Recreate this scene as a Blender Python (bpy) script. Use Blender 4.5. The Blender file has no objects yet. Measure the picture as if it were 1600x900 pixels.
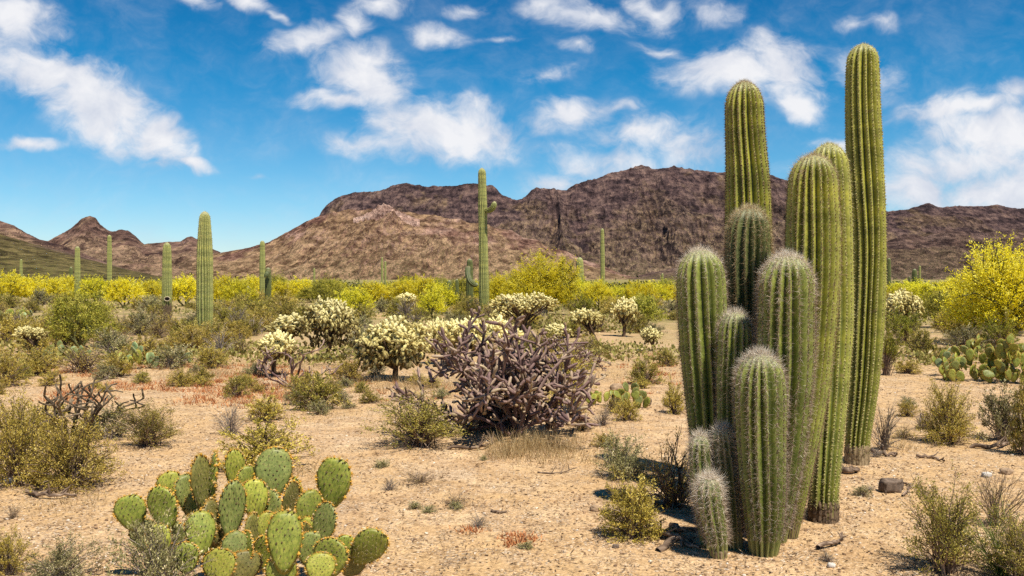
import bpy, math
import numpy as np
from mathutils import Vector

rng = np.random.default_rng(11)
SC = bpy.context.scene
COL = SC.collection
# photograph geometry: 1600x900, focal length in pixels, horizon row, camera height
FPX, HY, CH = 1400.0, 443.0, 1.6
PI = math.pi

# ------------------------------------------------------------------ noise
_T = np.random.default_rng(3).random((256, 256))

def vnoise(x, y):
    x = np.asarray(x, float); y = np.asarray(y, float)
    xi = np.floor(x).astype(int); yi = np.floor(y).astype(int)
    fx = x - xi; fy = y - yi
    fx = fx * fx * fx * (fx * (fx * 6 - 15) + 10); fy = fy * fy * fy * (fy * (fy * 6 - 15) + 10)
    a = _T[xi & 255, yi & 255]; b = _T[(xi + 1) & 255, yi & 255]
    c = _T[xi & 255, (yi + 1) & 255]; d = _T[(xi + 1) & 255, (yi + 1) & 255]
    return (a * (1 - fx) + b * fx) * (1 - fy) + (c * (1 - fx) + d * fx) * fy

def fbm(x, y, o=5, g=0.5):
    s = 0; a = 1; t = 0
    for i in range(o):
        s = s + a * (vnoise(x + 17.3 * i, y - 9.1 * i) * 2 - 1); t += a
        a *= g; x = x * 2.03; y = y * 2.03
    return s / t

def ridged(x, y, o=5, g=0.55):
    s = 0; a = 1; t = 0
    for i in range(o):
        n = 1 - np.abs(vnoise(x + 31.7 * i, y + 5.3 * i) * 2 - 1)
        s = s + a * n * n; t += a
        a *= g; x = x * 2.07; y = y * 2.07
    return s / t

def gz(x, y):
    """height of the ground sheet"""
    x = np.asarray(x, float); y = np.asarray(y, float)
    r = np.hypot(x, y)
    h = 0.03 * np.sin(x * 0.9 + 1) * np.sin(y * 0.7 + .4) + 0.03 * fbm(x * .5, y * .5, 3)
    h = h * np.clip((r - 6) / 10, 0.15, 1) + 0.10 * fbm(x * .06, y * .06, 3) * np.clip((r - 9) / 20, 0, 1)
    h = h + np.clip(y - 350, 0, 1500) * 0.0065
    return h

def gpt(px, py):
    """point of the ground under a picture point"""
    D = FPX * CH / max(py - HY, 6)
    x = (px - 800) / FPX * D
    for _ in range(6):
        z = float(gz(x, D))
        D = FPX * (CH - z) / max(py - HY, 6); x = (px - 800) / FPX * D
    return np.array([x, D, float(gz(x, D))])

def at(px, py, D):
    return np.array([(px - 800) / FPX * D, D, CH + (HY - py) / FPX * D])

# ------------------------------------------------------------------ mesh building
def mesh(name, parts, mats):
    """parts: (verts, faces, var, material index, smooth)"""
    vs, vi, ls, mi, sm, va = [], [], [], [], [], []
    off = lo = 0
    for V, Fc, var, m, s in parts:
        V = np.asarray(V, np.float32).reshape(-1, 3); Fc = np.asarray(Fc, np.int64)
        if not len(V) or not len(Fc): continue
        k = Fc.shape[1]; nf = len(Fc)
        vs.append(V); vi.append((Fc + off).ravel()); ls.append(lo + np.arange(nf) * k)
        mi.append(np.full(nf, m)); sm.append(np.full(nf, s)); va.append(np.broadcast_to(np.asarray(var, np.float32), (len(V),)))
        off += len(V); lo += Fc.size
    me = bpy.data.meshes.new(name)
    me.vertices.add(off); me.vertices.foreach_set('co', np.concatenate(vs).ravel())
    me.loops.add(lo); me.loops.foreach_set('vertex_index', np.concatenate(vi).astype(np.int32))
    ls = np.concatenate(ls).astype(np.int32)
    me.polygons.add(len(ls)); me.polygons.foreach_set('loop_start', ls)
    me.polygons.foreach_set('material_index', np.concatenate(mi).astype(np.int32))
    me.polygons.foreach_set('use_smooth', np.concatenate(sm).astype(bool))
    for m in mats: me.materials.append(m)
    a = me.attributes.new('var', 'FLOAT', 'POINT'); a.data.foreach_set('value', np.concatenate(va).astype(np.float32))
    me.update(calc_edges=True)
    return me

def unit(a):
    return a / np.maximum(np.linalg.norm(a, axis=-1, keepdims=True), 1e-9)

def rdir(n, r=None):
    return unit((r or rng).normal(size=(n, 3)))

def leafs(P, Dr, L, W, r):
    """rhombic leaves"""
    n = len(P); L = np.broadcast_to(L, (n,))[:, None]; W = np.broadcast_to(W, (n,))[:, None]
    S = unit(np.cross(Dr, rdir(n, r)))
    V = np.stack([P, P + Dr * L * .55 + S * W * .5, P + Dr * L, P + Dr * L * .55 - S * W * .5], 1).reshape(-1, 3)
    return V, np.arange(4 * n).reshape(n, 4)

def spikes(P, Dr, L, W, r):
    n = len(P); L = np.broadcast_to(L, (n,))[:, None]; W = np.broadcast_to(W, (n,))[:, None]
    S = unit(np.cross(Dr, rdir(n, r)))
    V = np.stack([P + S * W * .5, P - S * W * .5, P + Dr * L], 1).reshape(-1, 3)
    return V, np.arange(3 * n).reshape(n, 3)

_OV = np.array([[1, 0, 0], [-1, 0, 0], [0, 1, 0], [0, -1, 0], [0, 0, 1], [0, 0, -1]], float)
_OF = np.array([[0, 2, 4], [2, 1, 4], [1, 3, 4], [3, 0, 4], [2, 0, 5], [1, 2, 5], [3, 1, 5], [0, 3, 5]])
# a stone with 12 corners
_IV = unit(np.array([[0, 1, 1.618], [0, -1, 1.618], [0, 1, -1.618], [0, -1, -1.618], [1, 1.618, 0], [-1, 1.618, 0], [1, -1.618, 0], [-1, -1.618, 0], [1.618, 0, 1], [-1.618, 0, 1], [1.618, 0, -1], [-1.618, 0, -1]]))
_IF = np.array([[0, 1, 8], [0, 9, 1], [0, 8, 4], [0, 4, 5], [0, 5, 9], [1, 6, 8], [1, 7, 6], [1, 9, 7], [2, 10, 3], [2, 3, 11], [2, 4, 10], [2, 5, 4], [2, 11, 5], [3, 10, 6], [3, 6, 7], [3, 7, 11], [4, 8, 10], [5, 11, 9], [6, 10, 8], [7, 9, 11]])

def octs(P, R, r, jit=.0):
    n = len(P); R = np.asarray(R, float)
    if R.ndim == 1: R = R[:, None] * np.ones(3)
    V = P[:, None] + _OV[None] * R[:, None] * (1 + jit * r.normal(size=(n, 6, 1)))
    return V.reshape(-1, 3), (np.arange(n)[:, None, None] * 6 + _OF[None]).reshape(-1, 3)

def stones(P, R, r, jit=.18):
    n = len(P)
    a = r.random(n) * 2 * PI; c, s = np.cos(a), np.sin(a)
    B = _IV[None] * R[:, None] * (1 + jit * r.normal(size=(n, 12, 1)))
    V = np.stack([B[..., 0] * c[:, None] - B[..., 1] * s[:, None], B[..., 0] * s[:, None] + B[..., 1] * c[:, None], B[..., 2]], -1) + P[:, None]
    return V.reshape(-1, 3), (np.arange(n)[:, None, None] * 12 + _IF[None]).reshape(-1, 3)

def tube(pts, rad, n=6, cap=True):
    pts = np.asarray(pts, float); m = len(pts); rad = np.broadcast_to(rad, (m,))
    t = unit(np.gradient(pts, axis=0))
    ref = np.array([0, 0, 1.]) if abs(t[0][2]) < .9 else np.array([1., 0, 0])
    V = []
    a = np.arange(n) / n * 2 * PI; ca, sa = np.cos(a), np.sin(a)
    u = unit(np.cross(ref, t[0]))
    for i in range(m):
        u = unit(u - t[i] * np.dot(u, t[i])); w = np.cross(t[i], u)
        V.append(pts[i] + rad[i] * (ca[:, None] * u + sa[:, None] * w))
    V = np.concatenate(V)
    i = np.arange(m - 1)[:, None] * n; j = np.arange(n)[None]; j2 = (j + 1) % n
    Fq = np.stack([i + j, i + j2, i + n + j2, i + n + j], -1).reshape(-1, 4)
    return V, Fq

def cat(vf):
    """join (V,F) pairs with the same face size"""
    V, Fc, o = [], [], 0
    for v, f in vf:
        V.append(v); Fc.append(f + o); o += len(v)
    return np.concatenate(V), np.concatenate(Fc)

def spl(c, n):
    """Catmull-Rom through control rows c at n even parameters of chord length"""
    c = np.asarray(c, float)
    d = np.r_[0, np.cumsum(np.linalg.norm(np.diff(c[:, :3], axis=0), axis=1))]
    q = np.linspace(0, d[-1], n) if np.isscalar(n) else n * d[-1]
    m = np.gradient(c, d, axis=0)
    k = np.clip(np.searchsorted(d, q, side='right') - 1, 0, len(d) - 2)
    h = (d[k + 1] - d[k])[:, None]; t = ((q - d[k])[:, None]) / h
    return (2 * t**3 - 3 * t**2 + 1) * c[k] + (t**3 - 2 * t**2 + t) * h * m[k] + (-2 * t**3 + 3 * t**2) * c[k + 1] + (t**3 - t**2) * h * m[k + 1]

# ------------------------------------------------------------------ objects
def tag(o, label=None, cat_=None, group=None, kind=None):
    if label: o['label'] = label
    if cat_: o['category'] = cat_
    if group: o['group'] = group
    if kind: o['kind'] = kind
    return o

def obj(name, me, parent=None):
    o = bpy.data.objects.new(name, me); COL.objects.link(o)
    if parent is not None: o.parent = parent
    return o

def root(name, loc, label, cat_, group=None, rz=0, sc=(1, 1, 1)):
    o = bpy.data.objects.new(name, None); COL.objects.link(o)
    o.empty_display_size = .1
    o.location = loc; o.rotation_euler = (0, 0, rz); o.scale = sc
    return tag(o, label, cat_, group)

PROTO = {}
def place(key, loc, sc, rz, label, name, cat_, group=None, whole=False):
    """a thing of a kind already modelled: its own Empty and its own part objects on shared meshes (or one mesh when far off)"""
    p = PROTO[key]
    if whole:
        o = obj(name, p['whole']); o.location = loc; o.scale = sc; o.rotation_euler = (0, 0, rz)
        return tag(o, label, cat_, group)
    r = root(name, loc, label, cat_, group, rz, sc)
    for nm, me in p['parts']:
        obj(nm, me, r)
    return r

# ------------------------------------------------------------------ materials
class NT:
    def __init__(s, tree): s.t = tree; s.t.nodes.clear()
    def n(s, typ, ins=None, **kw):
        nd = s.t.nodes.new(typ)
        for k, v in kw.items(): setattr(nd, k, v)
        for k, v in (ins or {}).items():
            if hasattr(v, 'is_output'): s.t.links.new(v, nd.inputs[k])
            else: nd.inputs[k].default_value = v
        return nd
    def math(s, op, a, b=None, c=None, clamp=False):
        nd = s.t.nodes.new('ShaderNodeMath'); nd.operation = op; nd.use_clamp = clamp
        for i, v in enumerate((a, b, c)):
            if v is None: continue
            if hasattr(v, 'is_output'): s.t.links.new(v, nd.inputs[i])
            else: nd.inputs[i].default_value = v
        return nd.outputs[0]
    def ramp(s, fac, stops, interp='LINEAR'):
        nd = s.t.nodes.new('ShaderNodeValToRGB'); cr = nd.color_ramp; cr.interpolation = interp
        while len(cr.elements) < len(stops): cr.elements.new(.5)
        for e, (p, c) in zip(cr.elements, stops):
            e.position = p; e.color = (*c, 1) if len(c) == 3 else c
        s.t.links.new(fac, nd.inputs[0]); return nd.outputs[0]
    def mix(s, fac, a, b, mode='MIX'):
        nd = s.t.nodes.new('ShaderNodeMix'); nd.data_type = 'RGBA'; nd.blend_type = mode
        for i, v in ((0, fac), (6, a), (7, b)):
            if hasattr(v, 'is_output'): s.t.links.new(v, nd.inputs[i])
            else: nd.inputs[i].default_value = v if i == 0 or len(v) == 4 else (*v, 1)
        return nd.outputs[2]
    def mapr(s, v, a, b, c=0., d=1., smooth=False):
        nd = s.t.nodes.new('ShaderNodeMapRange'); nd.clamp = True
        if smooth: nd.interpolation_type = 'SMOOTHSTEP'
        s.t.links.new(v, nd.inputs[0])
        for i, q in zip((1, 2, 3, 4), (a, b, c, d)): nd.inputs[i].default_value = q
        return nd.outputs[0]
    def noise(s, vec, scale, detail=4, rough=.55, dist=0.):
        nd = s.n('ShaderNodeTexNoise', {'Scale': scale, 'Detail': detail, 'Roughness': rough, 'Distortion': dist})
        if vec is not None: s.t.links.new(vec, nd.inputs['Vector'])
        return nd
    def attr(s, name): return s.n('ShaderNodeAttribute', attribute_name=name).outputs['Fac']

def newmat(name):
    m = bpy.data.materials.new(name); m.use_nodes = True
    return m, NT(m.node_tree)

def finish(N, col, rough=.7, spec=.25, normal=None, transl=0., tcol=None):
    ins = {'Base Color': col if hasattr(col, 'is_output') else (*col, 1), 'Roughness': rough, 'Specular IOR Level': spec}
    if normal is not None: ins['Normal'] = normal
    b = N.n('ShaderNodeBsdfPrincipled', ins).outputs[0]
    if transl > 0:
        t = N.n('ShaderNodeBsdfTranslucent', {'Color': tcol if tcol is not None else ins['Base Color']}).outputs[0]
        b = N.n('ShaderNodeMixShader', {0: transl, 1: b, 2: t}).outputs[0]
    out = N.n('ShaderNodeOutputMaterial'); N.t.links.new(b, out.inputs['Surface'])

def varmat(name, stops, rough=.7, spec=.2, transl=0., hue=.0):
    """colour from each leaf's own random value"""
    m, N = newmat(name)
    c = N.ramp(N.attr('var'), stops)
    oi = N.n('ShaderNodeObjectInfo').outputs['Random']
    hs = N.n('ShaderNodeHueSaturation', {'Color': c, 'Hue': N.mapr(oi, 0, 1, .5 - hue, .5 + hue), 'Value': N.mapr(oi, 0, 1, .85, 1.15), 'Saturation': 1.0})
    finish(N, hs.outputs[0], rough, spec, None, transl)
    return m
# ------------------------------------------------------------------ camera, light, sky
cam = bpy.data.cameras.new('camera'); co = bpy.data.objects.new('camera', cam); COL.objects.link(co)
cam.sensor_width = 36; cam.lens = 36 * FPX / 1600; cam.shift_y = -(450 - HY) / 1600
cam.clip_start = .05; cam.clip_end = 30000
co.location = (0, 0, CH); co.rotation_euler = (PI / 2, 0, 0); SC.camera = co

SUN_EL, SUN_AZ = math.radians(62), math.radians(146)
sdir = Vector((math.sin(SUN_AZ) * math.cos(SUN_EL), math.cos(SUN_AZ) * math.cos(SUN_EL), math.sin(SUN_EL)))
sl = bpy.data.lights.new('sun', 'SUN'); sl.energy = 5.0; sl.angle = math.radians(.53); sl.color = (1, .93, .81)
so = bpy.data.objects.new('sun', sl); COL.objects.link(so); so.rotation_euler = sdir.to_track_quat('Z', 'Y').to_euler()

W = bpy.data.worlds.new('World'); SC.world = W; W.use_nodes = True
N = NT(W.node_tree)
sky = N.n('ShaderNodeTexSky', sky_type='NISHITA', sun_disc=False, sun_elevation=SUN_EL, sun_rotation=SUN_AZ,
          altitude=900, air_density=1.0, dust_density=.25, ozone_density=3.0)
skyc = N.n('ShaderNodeHueSaturation', {'Color': sky.outputs[0], 'Saturation': 1.12, 'Value': 1.0, 'Hue': .488}).outputs[0]
tc = N.n('ShaderNodeTexCoord').outputs['Generated']
sx = N.n('ShaderNodeSeparateXYZ', {0: tc})
yy = N.math('MAXIMUM', sx.outputs[1], .08)
uv = N.n('ShaderNodeCombineXYZ', {0: N.math('DIVIDE', sx.outputs[0], yy), 1: N.math('DIVIDE', sx.outputs[2], yy), 2: 0.0}).outputs[0]
# deeper blue with height, as on a clear dry day
elv = N.mapr(sx.outputs[2], 0.0, .36, 0, 1)
skyc = N.mix(1.0, skyc, N.ramp(elv, [(0, (.98, .98, 1.04)), (.25, (.62, .90, 1.03)), (.6, (.12, .70, .95)), (1, (.02, .47, .77))]), 'MULTIPLY')
wn = N.noise(uv, 5.0, 4, .6)
wv = N.n('ShaderNodeVectorMath', {0: N.n('ShaderNodeVectorMath', {0: wn.outputs['Color'], 1: (.5, .5, .5)}, operation='SUBTRACT').outputs[0], 'Scale': .09}, operation='SCALE').outputs[0]
uvw = N.n('ShaderNodeVectorMath', {0: uv, 1: wv}, operation='ADD').outputs[0]
CL = [  # centre, half axes, tilt (deg, down to the right positive), weight
    (30, 35, 95, 42, 14, 1), (-60, 60, 90, 70, 0, 1), (50, 115, 150, 46, 20, 1), (150, 170, 130, 60, 26, 1.1), (245, 215, 75, 46, 28, 1.05), (305, 255, 50, 13, 10, .9),
    (35, 215, 70, 10, 5, .75),
    (480, 70, 92, 26, -14, .85), (540, 44, 44, 34, -60, .8), (565, 125, 90, 60, 20, 1.1), (600, 150, 55, 40, 20, 1.05), (530, 165, 80, 18, 5, .8), (585, 8, 56, 22, 0, .75),
    (385, 12, 50, 17, 28, .85), (310, 5, 35, 18, 10, .7), (420, 38, 30, 7, 28, .6),
    (690, 215, 130, 50, 4, 1.1), (725, 210, 85, 48, 0, 1.05), (600, 232, 90, 22, 0, .7),
    (685, 58, 58, 20, 8, .75), (725, 14, 46, 14, -10, .6), (780, 60, 50, 8, -8, .5),
    (925, 22, 88, 26, 12, .8), (1015, 15, 50, 30, 30, .85), (1100, 25, 60, 26, 8, .6), (905, 66, 30, 14, 12, .6), (1030, 78, 55, 12, 16, .5), (860, 5, 60, 16, 0, .55),
    (1150, 120, 140, 42, 2, .95), (1225, 115, 85, 55, 30, 1.05), (1245, 165, 46, 36, 30, .9), (1190, 88, 130, 20, -4, .6), (1345, 110, 90, 40, 20, .55),
    (1340, 30, 36, 15, 0, .6), (1395, 36, 36, 16, 20, .6),
    (1520, 170, 130, 28, -6, .9), (1560, 205, 150, 40, 0, 1.0), (1500, 245, 140, 40, -4, .95), (1560, 290, 190, 46, 0, 1.0), (1440, 290, 90, 42, 0, .9), (1590, 150, 60, 20, 0, .8),
    (890, 188, 85, 28, -4, .8), (1000, 210, 95, 30, -6, .8), (960, 255, 140, 32, 4, .7), (880, 285, 90, 22, 0, .6), (960, 175, 70, 12, -8, .5), (860, 120, 60, 20, -20, .45),
    (1080, 235, 90, 50, 0, .5), (1300, 225, 60, 14, 0, .6), (410, 270, 22, 9, 0, .45),
]
acc = None
for cx, cy, ax, ay, an, wt in CL:
    mp = N.n('ShaderNodeMapping', {'Vector': uvw, 'Location': ((cx - 800) / FPX, (HY - cy) / FPX, 0), 'Rotation': (0, 0, -math.radians(an)), 'Scale': (ax * 1.25 / FPX, ay * 1.3 / FPX, 1)}, vector_type='TEXTURE')
    ln = N.n('ShaderNodeVectorMath', {0: mp.outputs[0]}, operation='LENGTH').outputs['Value']
    q = N.mapr(ln, 1.0, .0, 0, wt)
    acc = q if acc is None else N.math('SMOOTH_MAX', acc, q, .12)
mpn = N.n('ShaderNodeMapping', {'Vector': uvw, 'Scale': (1, 1.45, 1), 'Rotation': (0, 0, .22)})
f1 = N.noise(mpn.outputs[0], 9, 10, .62, .5).outputs[0]
f2 = N.noise(mpn.outputs[0], 28, 8, .62, .3).outputs[0]
fn = N.math('ADD', N.math('MULTIPLY', N.math('SUBTRACT', f1, .5), 1.25), N.math('MULTIPLY', N.math('SUBTRACT', f2, .5), .95))
dens = N.math('ADD', acc, N.math('MULTIPLY', fn, N.mapr(acc, 0.0, .25, .0, 1)))
alpha = N.mapr(dens, .0, .80, 0, 1, True)
alpha = N.math('MULTIPLY', alpha, N.math('GREATER_THAN', sx.outputs[1], .02))
alpha = N.math('MULTIPLY', alpha, .97)
shade = N.noise(mpn.outputs[0], 13, 6, .55).outputs[0]
ccol = N.mix(N.mapr(N.math('ADD', shade, N.math('MULTIPLY', dens, .25)), .42, .78, 0, 1), (4.6, 5.1, 6.2, 1), (7.6, 7.6, 7.8, 1))
fin = N.mix(alpha, skyc, ccol)
bg = N.n('ShaderNodeBackground', {'Color': fin, 'Strength': .085})
ow = N.n('ShaderNodeOutputWorld', {'Surface': bg.outputs[0]})

vs_ = SC.view_settings; SC.display_settings.display_device = 'sRGB'
vs_.view_transform = 'Standard'; vs_.look = 'None'; vs_.exposure = .50; vs_.gamma = 1; vs_.use_curve_mapping = False
SC.render.engine = 'CYCLES'
cy = SC.cycles; cy.max_bounces = 5; cy.diffuse_bounces = 3; cy.glossy_bounces = 2; cy.transmission_bounces = 3; cy.transparent_max_bounces = 8
cy.use_denoising = False; cy.caustics_reflective = False; cy.caustics_refractive = False
SC.render.film_transparent = False

# ------------------------------------------------------------------ ground
def ground_material():
    m, N = newmat('desert_ground')
    P = N.n('ShaderNodeNewGeometry').outputs['Position']
    big = N.noise(P, .35, 5, .6).outputs[0]
    mid = N.noise(P, 2.2, 6, .65).outputs[0]
    fine = N.noise(P, 38, 5, .7).outputs[0]
    c = N.ramp(mid, [(.34, (.40, .25, .125)), (.5, (.545, .36, .19)), (.66, (.645, .465, .27))])
    c = N.mix(N.mapr(big, .42, .62), c, (.54, .35, .165, 1))
    c = N.mix(N.math('MULTIPLY', N.mapr(N.noise(P, .9, 4, .6).outputs[0], .56, .7), .45), c, (.52, .41, .30, 1))
    # gravel: every pebble its own tone
    vo = N.n('ShaderNodeTexVoronoi', {'Vector': P, 'Scale': 55, 'Randomness': 1}); vc = N.n('ShaderNodeSeparateColor', {0: vo.outputs['Color']})
    gr = N.ramp(vc.outputs[0], [(0, (.20, .12, .065)), (.25, (.40, .26, .15)), (.6, (.52, .36, .22)), (.85, (.64, .48, .32)), (1, (.70, .60, .47))])
    gm = N.math('MULTIPLY', N.mapr(vo.outputs['Distance'], .62, .45), N.mapr(N.noise(P, 3.5, 4, .7).outputs[0], .38, .60))
    c = N.mix(N.math('MULTIPLY', gm, .9), c, gr)
    c = N.mix(.55, c, N.ramp(fine, [(.34, (.30, .26, .22)), (.5, (1, 1, 1)), (.66, (1.4, 1.4, 1.4))]), 'MULTIPLY')
    sp = N.noise(N.n('ShaderNodeMapping', {'Vector': P, 'Scale': (1, .6, 1)}).outputs[0], 13, 5, .75).outputs[0]
    c = N.mix(.75, c, N.ramp(sp, [(.36, (.50, .43, .36)), (.46, (1, 1, 1)), (.56, (1.02, 1.02, 1.02)), (.66, (1.25, 1.24, 1.22))]), 'MULTIPLY')
    # dry plant litter in patches
    lit = N.math('MULTIPLY', N.mapr(N.noise(P, 1.3, 5, .7).outputs[0], .56, .70), N.mapr(N.noise(P, 26, 3, .7).outputs[0], .45, .6))
    c = N.mix(N.math('MULTIPLY', lit, .65), c, (.17, .105, .06, 1))
    # farther out on the plain low green growth covers more of the soil
    sy = N.n('ShaderNodeSeparateXYZ', {0: P}).outputs[1]
    gro = N.noise(P, .55, 6, .75).outputs[0]
    cov = N.math('MAXIMUM', N.math('MULTIPLY', N.mapr(sy, 14, 40, 0, .85), N.mapr(gro, .40, .52)), N.mapr(sy, 70, 140, 0, .92))
    c = N.mix(cov, c, N.ramp(N.noise(P, 1.7, 4, .7).outputs[0], [(.3, (.11, .11, .030)), (.5, (.22, .19, .060)), (.7, (.32, .25, .11))]))
    h = N.math('ADD', N.math('MULTIPLY', fine, .016), N.math('MULTIPLY', N.mapr(vo.outputs['Distance'], .6, .1), N.math('MULTIPLY', gm, .011)))
    h = N.math('ADD', h, N.math('MULTIPLY', mid, .05))
    bp = N.n('ShaderNodeBump', {'Height': h, 'Strength': .9, 'Distance': 1.0}).outputs[0]
    finish(N, c, .92, .12, bp)
    return m

def axis(a, step, far, ratio):
    v = list(np.arange(0, a + 1e-6, step)); d = step
    while v[-1] < far:
        d *= ratio; v.append(v[-1] + d)
    return np.array(v)
gx = axis(5.5, .06, 9000, 1.075); gx = np.r_[-gx[:0:-1], gx]
gy = axis(11, .06, 12000, 1.035) + 2.5; gy = np.r_[-3000, -600, -150, -60, -30, -15, -8, -4, -2, -1, 0, 1, 1.8, gy]
X, Y = np.meshgrid(gx, gy)
Z = gz(X, Y) + .006 * fbm(X * 4, Y * 4, 3) * (np.hypot(X, Y) < 30)
nx, ny = len(gx), len(gy)
i = np.arange(ny - 1)[:, None] * nx; j = np.arange(nx - 1)[None]
GF = np.stack([i + j, i + j + 1, i + nx + j + 1, i + nx + j], -1).reshape(-1, 4)
g = obj('ground', mesh('ground', [(np.stack([X, Y, Z], -1).reshape(-1, 3), GF, 0, 0, True)], [ground_material()]))
tag(g, 'sandy tan desert ground with gravel and dry litter', None, None, 'structure')

# ------------------------------------------------------------------ mountains
def rock_material(name, rock, soil, veg, vegamt, dark, sc):
    m, N = newmat(name)
    G = N.n('ShaderNodeNewGeometry'); P = N.n('ShaderNodeMapping', {'Vector': G.outputs['Position'], 'Scale': (1, .35, 1)}).outputs[0]
    nz = N.n('ShaderNodeSeparateXYZ', {0: G.outputs['Normal']}).outputs[2]
    t = N.attr('var')      # share of the way up to the ridge
    n1 = N.noise(P, .006 * sc, 8, .68).outputs[0]; n2 = N.noise(P, .035 * sc, 6, .7).outputs[0]
    strata = N.noise(N.n('ShaderNodeMapping', {'Vector': P, 'Scale': (.006, .003, .022)}).outputs[0], 1.2, 6, .65).outputs[0]
    c = N.ramp(N.math('ADD', N.math('MULTIPLY', n1, .38), N.math('MULTIPLY', n2, .62)), [(.41, soil[0]), (.5, soil[1]), (.59, soil[2])])
    r = N.ramp(N.math('ADD', N.math('MULTIPLY', strata, .6), N.math('MULTIPLY', n2, .4)), [(.42, rock[0]), (.5, rock[1]), (.60, rock[2])])
    steep = N.mapr(nz, .88, .66)
    up = N.mapr(N.math('ADD', t, N.math('MULTIPLY', N.math('SUBTRACT', n1, .5), 2.4)), dark - .10, dark + .10)
    rf = N.math('MAXIMUM', N.math('MULTIPLY', steep, .8), up)
    c = N.mix(rf, c, r)
    dots = N.mapr(N.noise(P, .15 * sc, 3, .8).outputs[0], .49, .56)
    vm = N.math('MULTIPLY', N.math('MULTIPLY', dots, N.mapr(t, .95, .1, .15, 1)), N.math('SUBTRACT', 1.0, N.math('MULTIPLY', rf, .7)))
    c = N.mix(N.math('MULTIPLY', vm, vegamt), c, (*veg, 1))
    c = N.mix(.7, c, N.ramp(n2, [(.38, (.45, .42, .42)), (.5, (1, 1, 1)), (.62, (1.45, 1.38, 1.3))]), 'MULTIPLY')
    bp = N.n('ShaderNodeBump', {'Height': N.math('ADD', N.math('MULTIPLY', n2, 46 / sc), N.math('MULTIPLY', N.noise(P, .11 * sc, 4, .75).outputs[0], 20 / sc)), 'Strength': .8, 'Distance': 1.0}).outputs[0]
    finish(N, c, .95, .05, bp)
    return m

def mountain(name, sil, R, foot, back, mat, amp, p, seed, cols=760, rows=170, label=None, cliff=0., jag=1.):
    sil = np.array(sil, float)
    px = np.linspace(sil[0, 0], sil[-1, 0], cols); sy = np.interp(px, sil[:, 0], sil[:, 1])
    H = CH + (HY - sy) / FPX * R
    t = np.r_[np.linspace(0, 1, rows), 1 + np.linspace(.02, 1, 24)]
    Yd = np.where(t <= 1, foot + (R - foot) * t, R + (back - R) * (t - 1))
    PX, T = np.meshgrid(px, t); YY = np.broadcast_to(Yd[:, None], PX.shape); XX = (PX - 800) / FPX * YY
    kk = np.hanning(int(cols * .16) | 1); kk /= kk.sum(); pad_ = len(kk) // 2
    Hs = np.convolve(np.pad(H, pad_, 'edge'), kk, 'valid')
    kq = np.clip((T - .45) / .55, 0, 1) ** 1.5
    HH = Hs[None] * (1 - kq) + H[None] * kq
    wob = fbm(XX / R * 5 + seed, YY / R * 3, 3) * .12
    tt = np.clip(T + wob * np.clip(T, 0, 1) * np.clip(1 - T, 0, 1) * 3, 0, 2)
    S = np.where(tt <= 1, .30 * tt + .70 * np.abs(tt) ** p, np.cos(np.clip(tt - 1, 0, 1) * PI / 2) ** 1.3)
    if cliff > 0:      # rock bands under the rim
        for c0, w in ((.55, .05), (.78, .045), (.92, .03)):
            S = S + cliff * .022 * np.tanh((S - c0 - .05 * fbm(XX / R * 9 + 3, YY / R * 9 + seed, 3)) / w) * np.clip((1 - np.abs(T - .75) / .3), 0, 1)
    q = R / 3500.
    gul = ridged(XX / (330 * q) + seed + .55 * fbm(XX / (300 * q), YY / (900 * q), 3), YY / (1500 * q), 5, .58) - .45
    fr = fbm(XX / (150 * q) + seed, YY / (520 * q), 6, .62)
    env = np.clip(T, 0, 1) ** .8 * np.clip(1.0 - np.clip(T, 0, 1), 0, 1) ** .6 * 1.9
    Hn = np.clip(HH, 20, None)
    Z = HH * S + amp * Hn * (gul * .85 + fr * .40) * env
    Z = Z + amp * .42 * Hn * (ridged(XX / (60 * q) + seed + fbm(XX / (90 * q), YY / (300 * q), 3), YY / (240 * q), 5, .62) - .5) * env * .5
    oc = np.clip(ridged(XX / (85 * q) + seed * 2 + .6 * fbm(XX / (70 * q), YY / (260 * q), 3), YY / (300 * q), 4, .6) - .52, 0, 1) * np.clip(fbm(XX / (420 * q) + seed, YY / (900 * q), 3) + .35, 0, 1)
    Z = Z + amp * .16 * Hn * oc * np.clip(T * 2.2, 0, 1) * np.clip((1.04 - T) * 3, 0, 1) * (T <= 1)
    Z = Z + jag * .030 * Hn * (ridged(PX / 22. + seed, T * 9, 5, .65) - .5) * np.clip(T - .6, 0, .4) / .4 * (T < 1.4)
    gb = 12 + np.clip(YY - 350, 0, 1500) * .0065
    Z = Z * 1.0 - 25 * (1 - np.clip(T * 8, 0, 1)) + 0 * gb
    Z = np.where(T > 1.9, -40, Z)
    nx, ny = len(px), len(t)
    i = np.arange(ny - 1)[:, None] * nx; j = np.arange(nx - 1)[None]
    Fq = np.stack([i + j, i + j + 1, i + nx + j + 1, i + nx + j], -1).reshape(-1, 4)
    V = np.stack([XX, YY, Z], -1).reshape(-1, 3)
    o = obj(name, mesh(name, [(V, Fq, np.clip(T, 0, 1).ravel(), 0, False)], [mat]))
    return tag(o, label, None, None, 'structure')

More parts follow.
